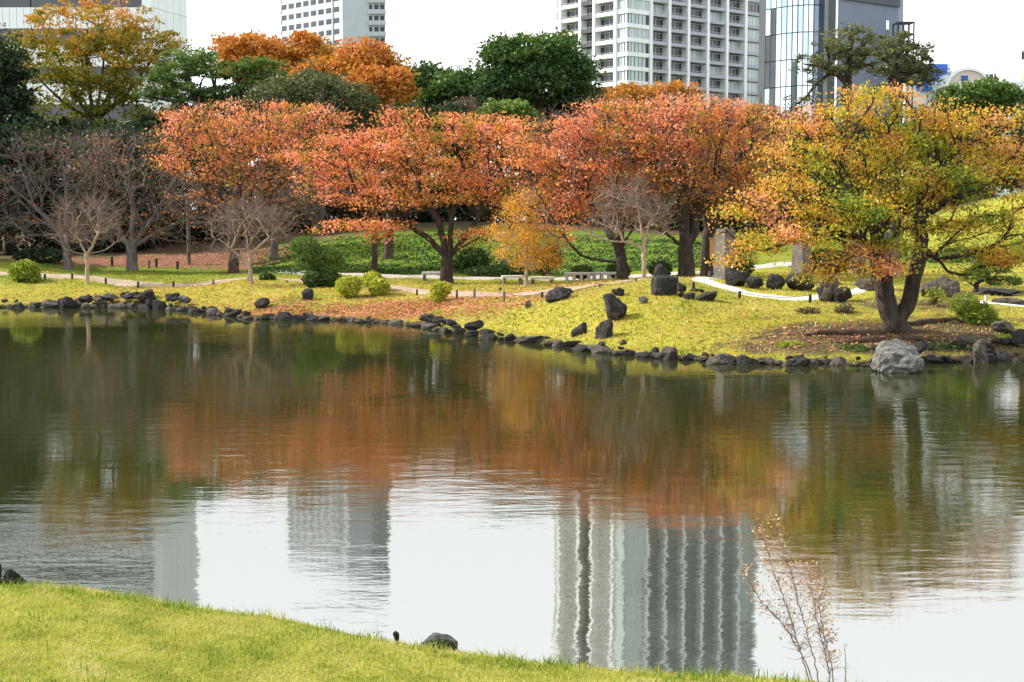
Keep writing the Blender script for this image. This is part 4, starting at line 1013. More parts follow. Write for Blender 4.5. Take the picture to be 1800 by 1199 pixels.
make_tree('cherry_tree', 'widespread red cherry with dark forked trunk beside the white bench', 'tree', base_at(785, 60), [[(785, 470), (786, 455)], [(786, 455), (760, 425), (735, 405), (690, 392)], [(786, 455), (778, 420), (772, 385), (735, 345), (690, 330)], [(786, 455), (800, 440), (830, 425), (870, 402)], [(790, 445), (793, 400), (800, 340), (815, 290)], [(740, 408), (690, 375), (640, 350), (610, 330)], [(800, 440), (835, 395), (860, 330)]],
          [(590, 270, 80, 26), (555, 300, 45, 22), (680, 250, 95, 35), (760, 225, 85, 26), (840, 225, 85, 30), (905, 250, 55, 40), (780, 275, 130, 40), (650, 305, 90, 30), (860, 310, 75, 40), (640, 392, 72, 13, -1.5), (570, 400, 32, 12, -1.5), (830, 408, 46, 10, -1.5), (760, 330, 110, 36), (690, 355, 70, 20, -1), (670, 425, 30, 12, -1), (890, 360, 50, 26), (520, 280, 34, 14), (600, 340, 60, 20), (545, 330, 40, 16), (940, 290, 40, 40), (700, 200, 40, 14)],
          60, .25, M_bark_dark, L_red, 900, 21000, .125, fringe_tint(.05, .95, 1.1, 4, lambda C: .12 * np.abs(C[:, 0] - atx(785, 60)) / 4 - .05), CH, tw=(2, .5, .011), twmat=M_bark_brown, sp=(.40, .085))
make_tree('cherry_tree', 'red cherry with a low horizontal limb behind the stone benches', 'tree', base_at(1093, 55), [[(1093, 465), (1090, 440)], [(1091, 460), (1060, 459), (1025, 452), (1002, 430), (985, 408)], [(1090, 440), (1060, 390), (1020, 330)], [(1090, 440), (1095, 370), (1090, 280)], [(1090, 440), (1125, 380), (1150, 320)]],
          [(985, 235, 60, 36), (1045, 220, 70, 32), (1020, 275, 90, 40), (955, 300, 40, 40), (1000, 340, 70, 35), (1090, 260, 70, 40), (985, 395, 35, 22, -1), (960, 440, 20, 10, -1), (1050, 320, 80, 40), (935, 260, 40, 30), (1140, 300, 50, 40), (960, 365, 44, 18), (1060, 380, 50, 26)],
          55, .22, M_bark_dark, L_red, 640, 12500, .12, fringe_tint(.15, .95, 1.0, 5, lambda C: .15 * zfrac(C, 55, 200, 400) - .05), CH, tw=(3, .5, .011), twmat=M_twig_pink, sp=(.38, .09))
make_tree('cherry_tree', 'tall pinkish-red cherry with thick forked dark trunk beside the pale path', 'tree', base_at(1207, 54), [[(1207, 455), (1205, 430)], [(1205, 440), (1180, 415), (1150, 400), (1110, 380)], [(1205, 430), (1202, 370), (1205, 310), (1190, 250)], [(1205, 435), (1222, 410), (1222, 370), (1250, 320), (1300, 280)], [(1202, 350), (1160, 300), (1120, 260)], [(1222, 380), (1270, 340), (1330, 320)]],
          [(1130, 195, 80, 26), (1215, 190, 75, 26), (1290, 205, 60, 28), (1345, 215, 36, 30), (1180, 240, 110, 34), (1280, 265, 80, 45), (1120, 250, 60, 34), (1330, 290, 50, 50), (1200, 310, 100, 45), (1150, 360, 60, 30), (1290, 350, 60, 40), (1235, 330, 60, 30)],
          54, .29, M_bark_dark, L_red, 820, 15000, .12, fringe_tint(.0, .95, 1.0, 6, lambda C: .4 * zfrac(C, 54, 180, 350) - .25), CH, tw=(3, .5, .011), twmat=M_twig_pink, sp=(.38, .09), bare=lambda P: .3 + .7 * zfrac(P, 54, 220, 360))
make_tree('dark_cherry_tree', 'dark trunk with thin crown just behind the wooden board', 'tree', base_at(1243, 57), [[(1243, 450), (1245, 410)], [(1245, 410), (1270, 350), (1310, 290)], [(1245, 410), (1235, 350), (1240, 300)]],
          [(1300, 270, 60, 40), (1250, 300, 50, 40), (1330, 330, 50, 40), (1360, 250, 40, 40)], 57, .24, M_bark_dark, L_red, 300, 3000, .12, fringe_tint(.1, .7, 1.3, 7), CH, tw=(3, .5, .011), twmat=M_twig_pink)
# golden cherry on the right, nearest
make_tree('golden_cherry_tree', 'golden yellow and peach cherry with twin dark trunks at the right water edge', 'tree', base_at(1580, 37.8),
          [[(1572, 572)], [(1572, 572), (1556, 530), (1554, 490), (1545, 450), (1510, 415), (1450, 408), (1390, 425), (1345, 440)], [(1572, 572), (1598, 535), (1612, 470), (1622, 420), (1612, 350), (1640, 290), (1660, 230)], [(1547, 455), (1540, 400), (1500, 330), (1470, 270), (1530, 215), (1560, 170)], [(1620, 430), (1650, 455), (1665, 478), (1700, 486), (1722, 468), (1760, 465)], [(1616, 390), (1670, 350), (1740, 320)], [(1540, 400), (1480, 370), (1400, 350), (1320, 370)], [(1620, 300), (1700, 250), (1760, 230)], [(1545, 420), (1580, 350), (1570, 270)]],
          [(1530, 185, 78, 34), (1455, 220, 72, 40), (1400, 280, 66, 40), (1610, 215, 72, 40), (1690, 230, 72, 42), (1765, 240, 50, 50), (1500, 280, 100, 50), (1600, 300, 110, 60), (1710, 310, 90, 55), (1380, 345, 76, 36, -.5), (1300, 385, 46, 38, -.5), (1790, 340, 50, 60), (1470, 360, 90, 40, -1), (1560, 370, 80, 40, -1), (1660, 380, 70, 36), (1420, 410, 80, 22, -1), (1340, 430, 52, 26, -.5), (1545, 462, 54, 26, -1.2), (1530, 475, 40, 16, -1.4), (1580, 455, 34, 18, -1.3), (1740, 420, 60, 40), (1590, 420, 44, 26, -1), (1480, 440, 36, 26, -1), (1780, 440, 40, 30), (1290, 465, 20, 14, -.5), (1440, 480, 40, 22, -.3), (1690, 440, 40, 20, -.3)],
          37.8, .32, M_bark_dark, L_gold, 1250, 34000, .092, fringe_tint(.0, .70, .8, 8, lambda C: .30 * zfrac(C, 37.8, 160, 330) + .36 * sstep((atx(1470, 37.8) - C[:, 0]) / 1.8) + .2 * sstep((C[:, 0] - atx(1690, 37.8)) / 1.5) + .6 * np.exp(-(((C[:, 0] - atx(1545, 36.6)) / 1.0) ** 2 + ((C[:, 2] - at(1545, 465, 36.6).z) / .55) ** 2)) - .08),
          'golden cherry', tw=(2, .35, .007), twmat=M_bark_brown, sp=(.27, .085), rmin=.009, flare=1.2, power=.5)
# small yellow tree by the benches
make_tree('small_yellow_tree', 'small slim orange-yellow tree in front of the stone benches', 'tree', base_at(925, 54), [[(926, 460), (924, 420), (925, 370)], [(925, 440), (905, 420), (890, 395)], [(925, 430), (945, 410), (960, 390)]],
          [(920, 370, 40, 24), (900, 410, 40, 24), (945, 420, 40, 28), (915, 450, 42, 22), (950, 460, 36, 16), (920, 345, 22, 12)], 54, .085, M_bark_pale, L_yel, 260, 4600, .085, None, tw=(2, .3, .008), rmin=.009, sp=(.18, .14), flare=1.2)
# slender trunks on the slope
make_tree('slender_tree', 'straight dark pole-like trunk left of the forked cherry', 'tree', base_at(658, 66), [[(658, 440), (659, 400), (660, 330)]], [(660, 300, 50, 30), (640, 320, 40, 20)], 66, .14, M_bark_brown, L_brush, 120, 900, .15, None, tw=(2, .5, .012), flare=1.1)
make_tree('slender_tree', 'short thick trunk on the green slope behind the pole-like trunk', 'tree', base_at(683, 71), [[(683, 440), (684, 400), (690, 340)]], [(690, 300, 70, 30), (720, 320, 40, 20)], 71, .22, M_bark_brown, L_brush, 160, 1200, .15, None, tw=(2, .5, .012), flare=1.2)
make_tree('slender_tree', 'thin trunk at the edge of the leaf-strewn bank at left', 'tree', base_at(332, 75), [[(332, 440), (331, 400), (330, 360)]], [(330, 340, 40, 30)], 75, .10, M_bark_grey, None, 90, 0, .1, None, tw=(2, .5, .012), flare=1.1)

# small shaped pine with pads
def pad_tree(name, label, px, D, limbs, pads, bark, leafmat, per_area, lsize, r0, tint=(.25, .85), aspect=.22):
    b = base_at(px, D); root = empty(name, b); tag(root, label, 'tree')
    W = Wood(b); f = None
    for limb in limbs:
        pts = [np.array(at(q[0], q[1], D + (q[2] if len(q) > 2 else 0))) for q in limb]
        if f is None: f = W.limb(pts, jit=.01)
        else: W.limb(pts[1:], W.near(pts[0]), jit=.01)
    W.hook(lobe_points(pads, D, len(pads) * 8, 1, 0, .8), w=.3, step=.4, skip=2)
    W.finish(r0, .012, .45)
    V, Q = tubes(W.chains, sides)
    link('trunk', mesh_np('trunk', V - np.array(b), [Q], smooth=True), bark, root)
    for pad in pads:
        k = D / FPX; n = int(per_area * pad[2] * pad[3])
        C = lobe_points([pad], D, n, 1, .55, .85); c = np.array(at(pad[0], pad[1], D + (pad[4] if len(pad) > 4 else 0)))
        C = C[C[:, 2] > c[2] - pad[3] * k * .6]
        zz = (C[:, 2] - c[2]) / (pad[3] * k)
        tag(link('foliage_pad', leaves(C - np.array(b), lsize, aspect, -.5, tint[0] + (tint[1] - tint[0]) * (.5 + .3 * vnoise(C, .5, 3)) + rng.normal(0, .1, len(C)), .2), leafmat, root), kind='stuff')
    return root
pad_tree('small_pine', 'small shaped green pine above two clipped round shrubs', 562, 56.5, [[(566, 470), (560, 440), (540, 428)], [(562, 450), (580, 440)]],
         [(535, 432, 24, 17), (545, 448, 24, 12), (575, 450, 26, 16), (540, 468, 24, 11), (575, 470, 26, 13), (555, 460, 24, 14), (595, 460, 12, 10)], M_bark_dark, L_pine, 4.6, .13, .10, (.25, 1.0), .2)
pad_tree('cloud_pruned_pine', 'low cloud-pruned pine with flat green pads at far right', 1716, 47, [[(1716, 500), (1722, 494)], [(1716, 505), (1700, 495)], [(1722, 494), (1745, 490)]],
         [(1688, 447, 40, 12, 2), (1745, 470, 30, 16), (1715, 483, 24, 13), (1765, 495, 30, 10), (1660, 455, 30, 12, 3), (1720, 455, 36, 12, 2)], M_bark_dark, L_pine, 3.6, .10, .08, (.1, .75), .3)

# ------------------------------------------------------------------ shrubs
def shrub(name, label, px, D, lob, leafmat, n, lsize, tint, aspect=.6, cat='shrub', group=None, tight=.75, stems=True):
    b = gp(px, D); base = np.array((b.x, b.y, b.z - .03)); root = empty(name, base); tag(root, label, cat, group)
    C = lobe_points(lob, D, n, 1, tight, .9)
    gg = ground(C[:, 0], C[:, 1]) + .01
    C[:, 2] = np.where(C[:, 2] < gg, gg + .3 * (gg - C[:, 2]).clip(0, .3), C[:, 2])
    tag(link('foliage', leaves(C - base, lsize, aspect, -.3, tint(C) + rng.normal(0, .14, len(C)), .2), leafmat, root), kind='stuff')
    ch = []
    tgt = lobe_points(lob, D, 26, .9, .0, .8)
    for q in tgt:
        m_ = base * .5 + q * .5 + rng.normal(0, .04, 3); ch.append((np.array([base + rng.normal(0, .03, 3) * [1, 1, 0], m_, q]), np.array([.018, .012, .006])))
    V, Q = tubes(ch, lambda r: 4); link('stems', mesh_np('stems', V - base, [Q]), M_bark_brown, root)
    return root
cz = lambda v, s=.4: (lambda C: v + .18 * vnoise(C, s, 9))
shrub('round_shrub', 'round bright green shrub on the left bank', 44, 61.5, [(44, 478, 24, 18)], L_lime, 2600, .11, cz(.28))
shrub('low_shrub', 'small low green shrub just right of the round one on the left bank', 62, 61.0, [(62, 492, 6, 4)], L_lime, 200, .09, cz(.2))
shrub('clipped_shrub', 'small clipped dome shrub right of the crooked bare myrtle', 471, 59.5, [(470, 491, 13, 9)], L_clip, 1500, .075, cz(.4), .7)
shrub('clipped_shrub', 'clipped round shrub under the small pine, left of the pair', 550, 56, [(552, 491, 18, 13)], L_clip, 3000, .07, cz(.45), .7)
shrub('clipped_shrub', 'clipped round shrub under the small pine, right of the pair', 584, 56, [(582, 490, 16, 12)], L_clip, 2600, .07, cz(.45), .7)
shrub('yellow_shrub', 'yellow-green leafy shrub right of the small pine', 613, 53, [(612, 504, 20, 16), (625, 498, 10, 10)], L_lime, 1300, .12, cz(.75), .5)
shrub('yellow_shrub', 'yellow-green leafy shrub behind its twin near the bank path', 655, 54.2, [(655, 492, 17, 13), (668, 498, 12, 10)], L_lime, 1000, .12, cz(.65), .5)
shrub('yellow_shrub', 'lower yellow-green shrub of the twins near the bank path', 667, 53, [(667, 506, 17, 14)], L_lime, 1000, .12, cz(.75), .5)
shrub('yellow_shrub', 'bright yellow upright shrub below the forked cherry', 772, 50.3, [(775, 508, 17, 12), (770, 520, 13, 14)], L_lime, 1300, .11, cz(.8), .5)
shrub('clipped_shrub', 'clipped dome shrub behind the stone benches', 1022, 61, [(1023, 478, 18, 11)], L_clip, 2400, .08, cz(.5), .7)
shrub('clipped_shrub', 'clipped dome shrub behind the low-limbed cherry trunk', 1088, 60, [(1087, 477, 18, 13)], L_clip, 2400, .08, cz(.45), .7)
shrub('clipped_shrub', 'clipped dome shrub behind the round dark boulder', 1160, 58, [(1161, 473, 18, 13)], L_clip, 2400, .08, cz(.45), .7)
shrub('conifer_shrub', 'feathery yellow-green low conifer right of the golden cherry trunks', 1715, 39.3, [(1695, 535, 26, 20), (1718, 555, 34, 22), (1736, 576, 22, 14)], L_lime, 5200, .10, cz(.18), .25, tight=.4)
shrub('leafy_bush', 'dark green leafy bush on the slope right of the forked cherry', 830, 67, [(832, 455, 26, 18), (815, 465, 22, 12)], L_ever, 2600, .14, cz(.7), .5)
shrub('flowering_bush', 'dark bush with white flowers behind the small yellow tree', 955, 64, [(955, 455, 18, 20), (968, 450, 18, 20)], L_white, 2200, .12, cz(.32), .6)
shrub('leafy_bush', 'green bush at the foot of the slope below the small yellow tree', 860, 64.5, [(860, 478, 40, 9), (890, 474, 30, 9)], L_ever, 2600, .13, cz(.7), .5)
shrub('leafy_bush', 'dark green shrub in front of the first stone pillar', 1310, 50, [(1308, 470, 16, 12)], L_clip, 1000, .09, cz(.35), .6)
shrub('leafy_bush', 'dark green bush half hidden by the golden cherry leaves', 1452, 56, [(1450, 455, 30, 16), (1475, 465, 20, 12)], L_ever, 2000, .12, cz(.6), .6)
shrub('low_shrub', 'green shrub at the foot of the dark thicket by the left mound', 75, 74, [(70, 450, 40, 12)], L_dark, 1500, .16, cz(.7), .6)
shrub('low_shrub', 'small weedy plant at the waterline by the tall standing water stone', 1690, 35.7, [(1690, 620, 24, 8)], L_clip, 500, .07, cz(.8), .6)

for px, D, lob, lm_, nn, lab in ((1388, 36.0, [(1388, 606, 26, 7)], L_lime, 350, 'sparse low weeds on the bank left of the golden cherry roots'), (1505, 35.4, [(1505, 618, 30, 6)], L_clip, 420, 'low dark weeds on the bank edge left of the big water boulder'),
                       (1640, 35.6, [(1640, 612, 34, 8)], L_clip, 480, 'low green weeds just right of the big water boulder'), (1775, 37.2, [(1775, 600, 26, 8)], L_lime, 380, 'low yellow-green weeds on the bank at the right edge'), (1640, 41.5, [(1645, 520, 18, 16)], L_lime, 420, 'tall thin weeds right of the golden cherry trunks'),
                       (1420, 40.2, [(1420, 548, 22, 8)], L_brush, 350, 'dry brown weeds at the left foot of the golden cherry'), (1480, 40.4, [(1485, 545, 20, 12)], L_brush, 350, 'dry brown twiggy weeds under the peach spray'), (760, 47.6, [(765, 558, 14, 6)], L_lime, 160, 'small weeds among the shore rocks below the yellow shrub')):
    shrub('bank_weeds', lab, px, D, lob, lm_, nn, .075, cz(.4), .35, 'weeds', tight=.1)
# ivy and low plants on the green slope
n = 26000
px_ = rng.uniform(440, 1330, n); Dp = 64.5 + 14 * rng.random(n) ** 1.3
X = np.array([(p - 900) / FPX for p in px_]) * Dp
Z = ground(X, Dp)
C = np.c_[X, Dp, Z + .03 + .12 * rng.random(n) * (vnoise(np.c_[X, Dp, X * 0], 1.2, 2) > -.1)]
tag(link('ground_cover', leaves(C, .095, .6, -.4, .38 + .25 * vnoise(C, 1.5, 4) + rng.normal(0, .15, n), .3), L_ever), 'low ivy and weeds covering the shaded green slope', 'ground cover', kind='stuff')
# fallen leaves
def fallen(L):
    P = []
    for px, D, rx, ry, n in L:
        cx = atx(px, D); P.append(np.c_[cx + rng.normal(0, rx, n), D + rng.normal(0, ry, n)])
    P = np.concatenate(P)
    v = P[:, 1] - bank_y(P[:, 0]); P = P[v > .45]
    return np.c_[P, ground(P[:, 0], P[:, 1]) + .02]
C = fallen([(600, 50.6, 3.0, .8, 4600), (690, 49.4, 2.2, .8, 3600), (470, 51.6, 1.6, 1.0, 2200), (760, 48.4, 1.6, .9, 2000), (860, 46.0, 1.4, .9, 2200), (250, 57.6, 5, .5, 900), (640, 52.5, 3, 1.5, 700), (400, 54, 1.6, .9, 700), (320, 56.2, 2, .7, 600), (980, 50.5, 3, 1.8, 1500), (180, 58.8, 3, .5, 500), (1000, 43, 2.4, 2, 500), (1300, 39, 4, 2, 800), (1480, 37, 1.8, .9, 700), (330, 76, 4, 2.5, 2200), (150, 61, 5, 3, 500), (500, 56, 5, 2, 600), (800, 56, 6, 3, 700), (1150, 45, 3, 3, 400)])
nf = len(C)
V = leaves(C, .085, .75, 0, .55 + .25 * vnoise(C, 1.2, 6) + rng.normal(0, .2, nf), .0)
co = np.zeros(nf * 12, np.float32); V.vertices.foreach_get('co', co); co = co.reshape(nf, 4, 3)
co[:, :, 2] = C[:, 2][:, None] + (co[:, :, 2] - C[:, 2][:, None]) * .35 + .01
V.vertices.foreach_set('co', co.ravel())
tag(link('fallen_leaves', V, L_fallen), 'scattered red and brown fallen leaves on the bank grass', 'leaves', kind='stuff')

# ------------------------------------------------------------------ rocks
def rock_mesh(seed, sub=3, cuts=9, rough=.10, fine=.05):
    r = np.random.default_rng(seed)
    bm = bmesh.new(); bmesh.ops.create_icosphere(bm, subdivisions=sub, radius=1)
    V = np.array([v.co[:] for v in bm.verts])
    for _ in range(cuts):
        n = r.normal(size=3); n /= np.linalg.norm(n); d = r.uniform(.42, .8)
        s = V @ n - d; m_ = s > 0; V[m_] -= np.outer(s[m_], n) * .92
    off = r.normal(size=3) * 10
    for i, v in enumerate(bm.verts):
        p = Vector(V[i]); q = p * 1.6 + Vector(off)
        p = p * (1 + rough * mnoise.noise(q) * 2 + fine * mnoise.noise(q * 3.7) * 2 + fine * .6 * mnoise.noise(q * 8))
        v.co = p
    me_ = bpy.data.meshes.new('rock'); bm.to_mesh(me_); bm.free()
    me_.polygons.foreach_set('use_smooth', np.zeros(len(me_.polygons), bool))
    c = np.array([v.co[:] for v in me_.vertices]); lo, hi = c.min(0), c.max(0)
    me_.vertices.foreach_set('co', (((c - (lo + hi) / 2) / (hi - lo) * 2)).astype(np.float32).ravel())
    return me_
def stone(name, label, px, pyb, D, w, h, seed, mat, tilt=(0, 0, 0), depth=.8, group=None, sub=4, cuts=9, sink=.12, shape=None, z=None):
    k = D / FPX; hw, hh = w * k / 2, h * k / 2
    me_ = rock_mesh(seed, sub, cuts)
    if shape:
        c = np.array([v.co[:] for v in me_.vertices]); c = shape(c); me_.vertices.foreach_set('co', c.astype(np.float32).ravel())
    me_.materials.append(mat)
    x = atx(px, D); g = gz(x, D) if z is None else z
    o = link(name, me_); o.location = (x, D, g + hh * (1 - 2 * sink)); o.scale = (hw, max(hw * depth, hh * .5), hh * (1 + sink)); o.rotation_euler = tilt
    return tag(o, label, 'rock', group)
GR = 'garden stones on the mound'
def cut_stone(name, label, poly, D, thick, mat, group=None):
    bm = bmesh.new(); c = Vector(at(sum(p[0] for p in poly) / len(poly), max(p[1] for p in poly), D)); n_ = len(poly)
    P = [at(p[0], p[1], D) - c for p in poly]; mid = sum(P, Vector()) / n_
    rings = [[bm.verts.new(mid + (p - mid) * k + Vector((0, y, 0))) for p in P] for k, y in ((.55, -thick * .5), (.95, -thick * .3), (1.0, .05), (.85, thick * .5))]
    bm.faces.new(rings[0][::-1]); bm.faces.new(rings[-1])
    for a, b in zip(rings[:-1], rings[1:]):
        for i in range(n_): bm.faces.new((a[i], a[(i + 1) % n_], b[(i + 1) % n_], b[i]))
    bmesh.ops.recalc_face_normals(bm, faces=bm.faces); bmesh.ops.triangulate(bm, faces=bm.faces)
    bmesh.ops.subdivide_edges(bm, edges=bm.edges, cuts=3, use_grid_fill=True)
    for v in bm.verts:
        q = v.co * 4 + Vector((3, 7, 1)); v.co += Vector((mnoise.noise(q), mnoise.noise(q + Vector((9, 0, 0))), mnoise.noise(q + Vector((0, 9, 0))))) * .05 + Vector((mnoise.noise(q * 4), 0, mnoise.noise(q * 4 + Vector((5, 5, 5))))) * .02
    me_ = bpy.data.meshes.new(name); bm.to_mesh(me_); bm.free()
    o_ = link(name, me_, mat); o_.location = c
    return tag(o_, label, 'rock', group)
taper = lambda a: (lambda c: np.c_[c[:, 0] * (1 - a * (c[:, 2] + 1) / 2), c[:, 1] * (1 - a * (c[:, 2] + 1) / 2), c[:, 2]])
inv = lambda a: (lambda c: np.c_[c[:, 0] * (1 - a * (1 - c[:, 2]) / 2) + .35 * (1 - c[:, 2]) / 2, c[:, 1], c[:, 2]])
lean = lambda a, b: (lambda c: np.c_[c[:, 0] + a * c[:, 2], c[:, 1], c[:, 2] + b * c[:, 0]])
stone('water_boulder', 'large pale grey boulder standing in the water at right', 1579, 667, 32.2, 92, 66, 14, M_rock_pale, depth=.8, sub=5, cuts=6, sink=.1, shape=lambda c: np.c_[np.sign(c[:, 0]) * np.abs(c[:, 0]) ** .75, c[:, 1], c[:, 2]] * np.c_[1 - .16 * (c[:, 2] + 1) / 2, 1 - .16 * (c[:, 2] + 1) / 2, np.ones(len(c))], z=-.08)
stone('water_stone', 'narrow upright brown-grey stone in the water near the right edge', 1724, 640, 34.2, 32, 50, 8, M_rock_mid, sub=4, z=-.05, shape=taper(.35))
cut_stone('standing_stone', 'tall dark pointed stone leaning on the mound slope', [(1060, 517), (1072, 515), (1088, 524), (1103, 540), (1100, 552), (1088, 560), (1086, 575), (1070, 566), (1064, 545)], 40.6, .55, M_rock_dark, GR)
stone('slab_stone', 'long dark slab stone lying on the crest left of the standing stone', 982, 540, 44.2, 50, 26, 22, M_rock_dark, (0, -.38, .1), .8, GR)
stone('garden_stone', 'small dark angular stone just above the standing stone', 1087, 522, 43.2, 22, 16, 23, M_rock_dark, (0, .5, .3), .8, GR)
stone('garden_stone', 'big square dark boulder beside the start of the pale path', 1168, 526, 43.0, 44, 36, 24, M_rock_dark, (0, .05, .3), .8, GR, cuts=0, shape=lambda c: np.sign(c) * np.abs(c) ** .55)
stone('round_boulder', 'round dark boulder behind the square boulder', 1161, 498, 46.6, 26, 32, 25, M_rock_dark, (0, 0, 0), .9, GR, cuts=0)
stone('garden_stone', 'low rounded dark stone between the round and square boulders', 1159, 503, 45, 28, 16, 26, M_rock_dark, (0, 0, 0), .9, GR)
stone('garden_stone', 'low dark flat stone right of the square boulder', 1243, 537, 42.2, 38, 17, 27, M_rock_dark, (0, -.25, 0), .8, GR)
stone('garden_stone', 'small dark flat stone between the square boulder and the low flat stone', 1212, 533, 42.4, 24, 12, 28, M_rock_dark, (0, -.15, 0), .8, GR)
stone('garden_stone', 'small stone at the right foot of the square boulder', 1197, 516, 43.6, 18, 16, 29, M_rock_dark, (0, .4, 0), .8, GR)
stone('garden_stone', 'thin dark stone beside the pale path edge above the flat stones', 1226, 521, 44.0, 26, 7, 30, M_rock_dark, (0, 0, 0), .8, GR)
stone('garden_stone', 'tiny dark stone below the small flat stones', 1198, 527, 42.6, 12, 11, 31, M_rock_dark, (0, .3, 0), .8, GR)
stone('garden_stone', 'small half-buried grey stone right of the standing stone', 1130, 537, 42, 18, 14, 32, M_rock_mid, (0, .5, 0), .8, GR)
stone('garden_stone', 'small dark stone at the left foot of the slab stone', 928, 545, 44.5, 13, 12, 33, M_rock_mid, (0, -.4, 0), .8, GR)
stone('garden_stone', 'black block stone amid the red leaves below the clipped shrubs', 541, 531, 53, 22, 22, 34, M_rock_dark, (0, -.2, 0), .8, GR, cuts=14)
stone('garden_stone', 'dark rough boulder at the top of the left shore rocks', 460, 545, 52.4, 28, 20, 35, M_rock_dark, (0, 0, .2), .8, GR)
stone('garden_stone', 'tiny round dark stone on the grass below the yellow tree', 879, 515, 52.5, 7, 6, 36, M_rock_dark, (0, 0, 0), .9, GR, sub=3)
stone('garden_stone', 'stone peeping over the crest right of the slab stone', 1005, 523, 45.6, 8, 6, 37, M_rock_dark, (0, 0, 0), .9, GR, sub=3)
stone('cliff_rock', 'rough dark rocks buried in the notch below the standing stone', 1062, 603, 38.6, 34, 40, 38, M_rock_dark, (0, .2, 0), .9, GR, sink=.4)
stone('cliff_rock', 'rough dark rock left of the notch below the slab stone', 1020, 585, 40.0, 32, 26, 39, M_rock_dark, (0, -.3, 0), .9, GR, sink=.4)
stone('path_boulder', 'black pitted boulder on the far side of the pale path, leftmost', 1293, 517, 46.0, 40, 28, 40, M_rock_dark, (0, 0, 0), .9, GR, cuts=5)
stone('path_boulder', 'low black boulder right of the leftmost path boulder', 1327, 520, 45.6, 36, 22, 41, M_rock_dark, (0, 0, .1), .8, GR, cuts=6)
stone('path_boulder', 'rough grey-black boulder in front of the second stone pillar', 1364, 522, 45.6, 36, 30, 42, M_rock_dark, (0, 0, .5), .8, GR, cuts=6)
stone('path_boulder', 'long black boulder with a smooth back below the second pillar', 1405, 524, 45.6, 56, 32, 43, M_rock_dark, (0, .05, 0), .8, GR, cuts=6)
stone('path_boulder', 'tall dark grey upright stone left of the golden cherry trunks', 1452, 543, 43.0, 42, 50, 44, M_rock_mid, (0, .1, 0), .7, GR, cuts=12)
stone('path_boulder', 'dark stone beside the tall upright stone below the orange spray', 1482, 545, 42.6, 34, 30, 45, M_rock_dark, (0, .2, 0), .8, GR)
stone('path_boulder', 'grey boulder seen just left of the golden cherry trunk', 1522, 520, 46.0, 42, 24, 46, M_rock_mid, (0, .1, 0), .8, GR)
stone('path_boulder', 'dark rounded rock at the foot of the first stone pillar', 1306, 489, 49.0, 36, 20, 47, M_rock_dark, (0, 0, 0), .8, GR)
stone('path_boulder', 'brown-grey slanted boulder right of the golden cherry trunks', 1668, 535, 44.0, 42, 36, 48, M_rock_mid, (0, -.4, 0), .8, GR)
stone('path_boulder', 'brown boulder close against the right golden trunk', 1636, 540, 43.4, 40, 32, 49, M_rock_mid, (0, .2, 0), .8, GR)
stone('path_boulder', 'pinkish brown pointed stone under the curved low limb', 1660, 500, 48.5, 34, 24, 50, M_rock_mid, (0, -.3, 0), .8, GR)
stone('path_boulder', 'flat grey stone under the cloud-pruned pine', 1770, 538, 42.5, 60, 12, 51, M_rock_mid, (0, 0, 0), .8, GR)
stone('path_boulder', 'long dark ledge stone behind the white path post', 1755, 530, 45.5, 80, 14, 52, M_rock_dark, (0, 0, 0), .5, GR)
stone('path_boulder', 'pale flat stone by the right trunk behind the boulders', 1640, 508, 47.0, 56, 12, 53, M_rock_pale, (0, 0, 0), .7, GR)
stone('bank_rock', 'dark ledge rock on the right bank below the feathery conifer', 1765, 592, 38.2, 50, 22, 54, M_rock_mid, (0, .3, 0), .8, GR)
stone('bank_rock', 'dark ledge rock at the right edge above the waterline', 1800, 618, 36.0, 44, 34, 55, M_rock_dark, (0, .1, 0), .8, GR)
stone('near_rock', 'grey rough rock at the near lawn edge', 770, 1102, 5.82, 74, 44, 60, M_rock_pale, (0, .1, .2), .8, None, cuts=14, z=1.60)
stone('near_rock', 'dark rough rock at the left edge beside the near lawn', 28, 1028, 6.60, 46, 44, 61, M_rock_dark, (0, .1, .2), .8, None, z=1.655)
stone('near_rock', 'dark rock cut by the left edge beside the near lawn', -8, 1022, 6.62, 36, 60, 62, M_rock_dark, (0, .1, .2), .8, None, z=1.66)
stone('near_rock', 'tiny dark stone left of the grey rock at the near lawn edge', 698, 1098, 5.90, 12, 22, 63, M_rock_dark, (0, 0, 0), .8, None, sub=3, z=1.625)
# shore rocks
base_rocks = [rock_mesh(100 + i, 3, 8, .12, .07) for i in range(12)]
for m_ in base_rocks: m_.materials.append(M_rock_dark)
base_mid = [rock_mesh(130 + i, 3, 8, .12, .07) for i in range(5)]
for m_ in base_mid: m_.materials.append(M_rock_mid)
cnt_rock = 0
def shore(px, v, zoff, s):
    global cnt_rock
    D = float(bank_y(0))
    x = atx(px, 45)
    for _ in range(6): D = float(bank_y(x)) + v; x = atx(px, D, 0)
    m_ = random.choice(base_mid) if random.random() < .45 else random.choice(base_rocks)
    o = bpy.data.objects.new('shore_rock', m_); COL.objects.link(o)
    o.location = (x, D, zoff); o.scale = (s * random.choice((.9, 1.1, 1.4, 1.9)) * random.uniform(.9, 1.1), s * random.uniform(.8, 1.2), s * random.uniform(.45, .9))
    o.rotation_euler = (random.uniform(-.4, .4), random.uniform(-.3, .3), random.uniform(-.5, .5) + random.choice((0, math.pi)))
    if px < 440: lab = 'dark volcanic rock in the piled left stretch of the shore edging'
    elif px < 740: lab = 'dark volcanic rock in the low shore edging below the red fallen leaves'
    elif px < 1120: lab = 'dark volcanic rock in the shore edging below the yellow mound'
    else: lab = 'small dark rock in the right stretch of the shore edging'
    tag(o, lab, 'rock', 'rocks edging the far shore'); cnt_rock += 1
px = -40.0
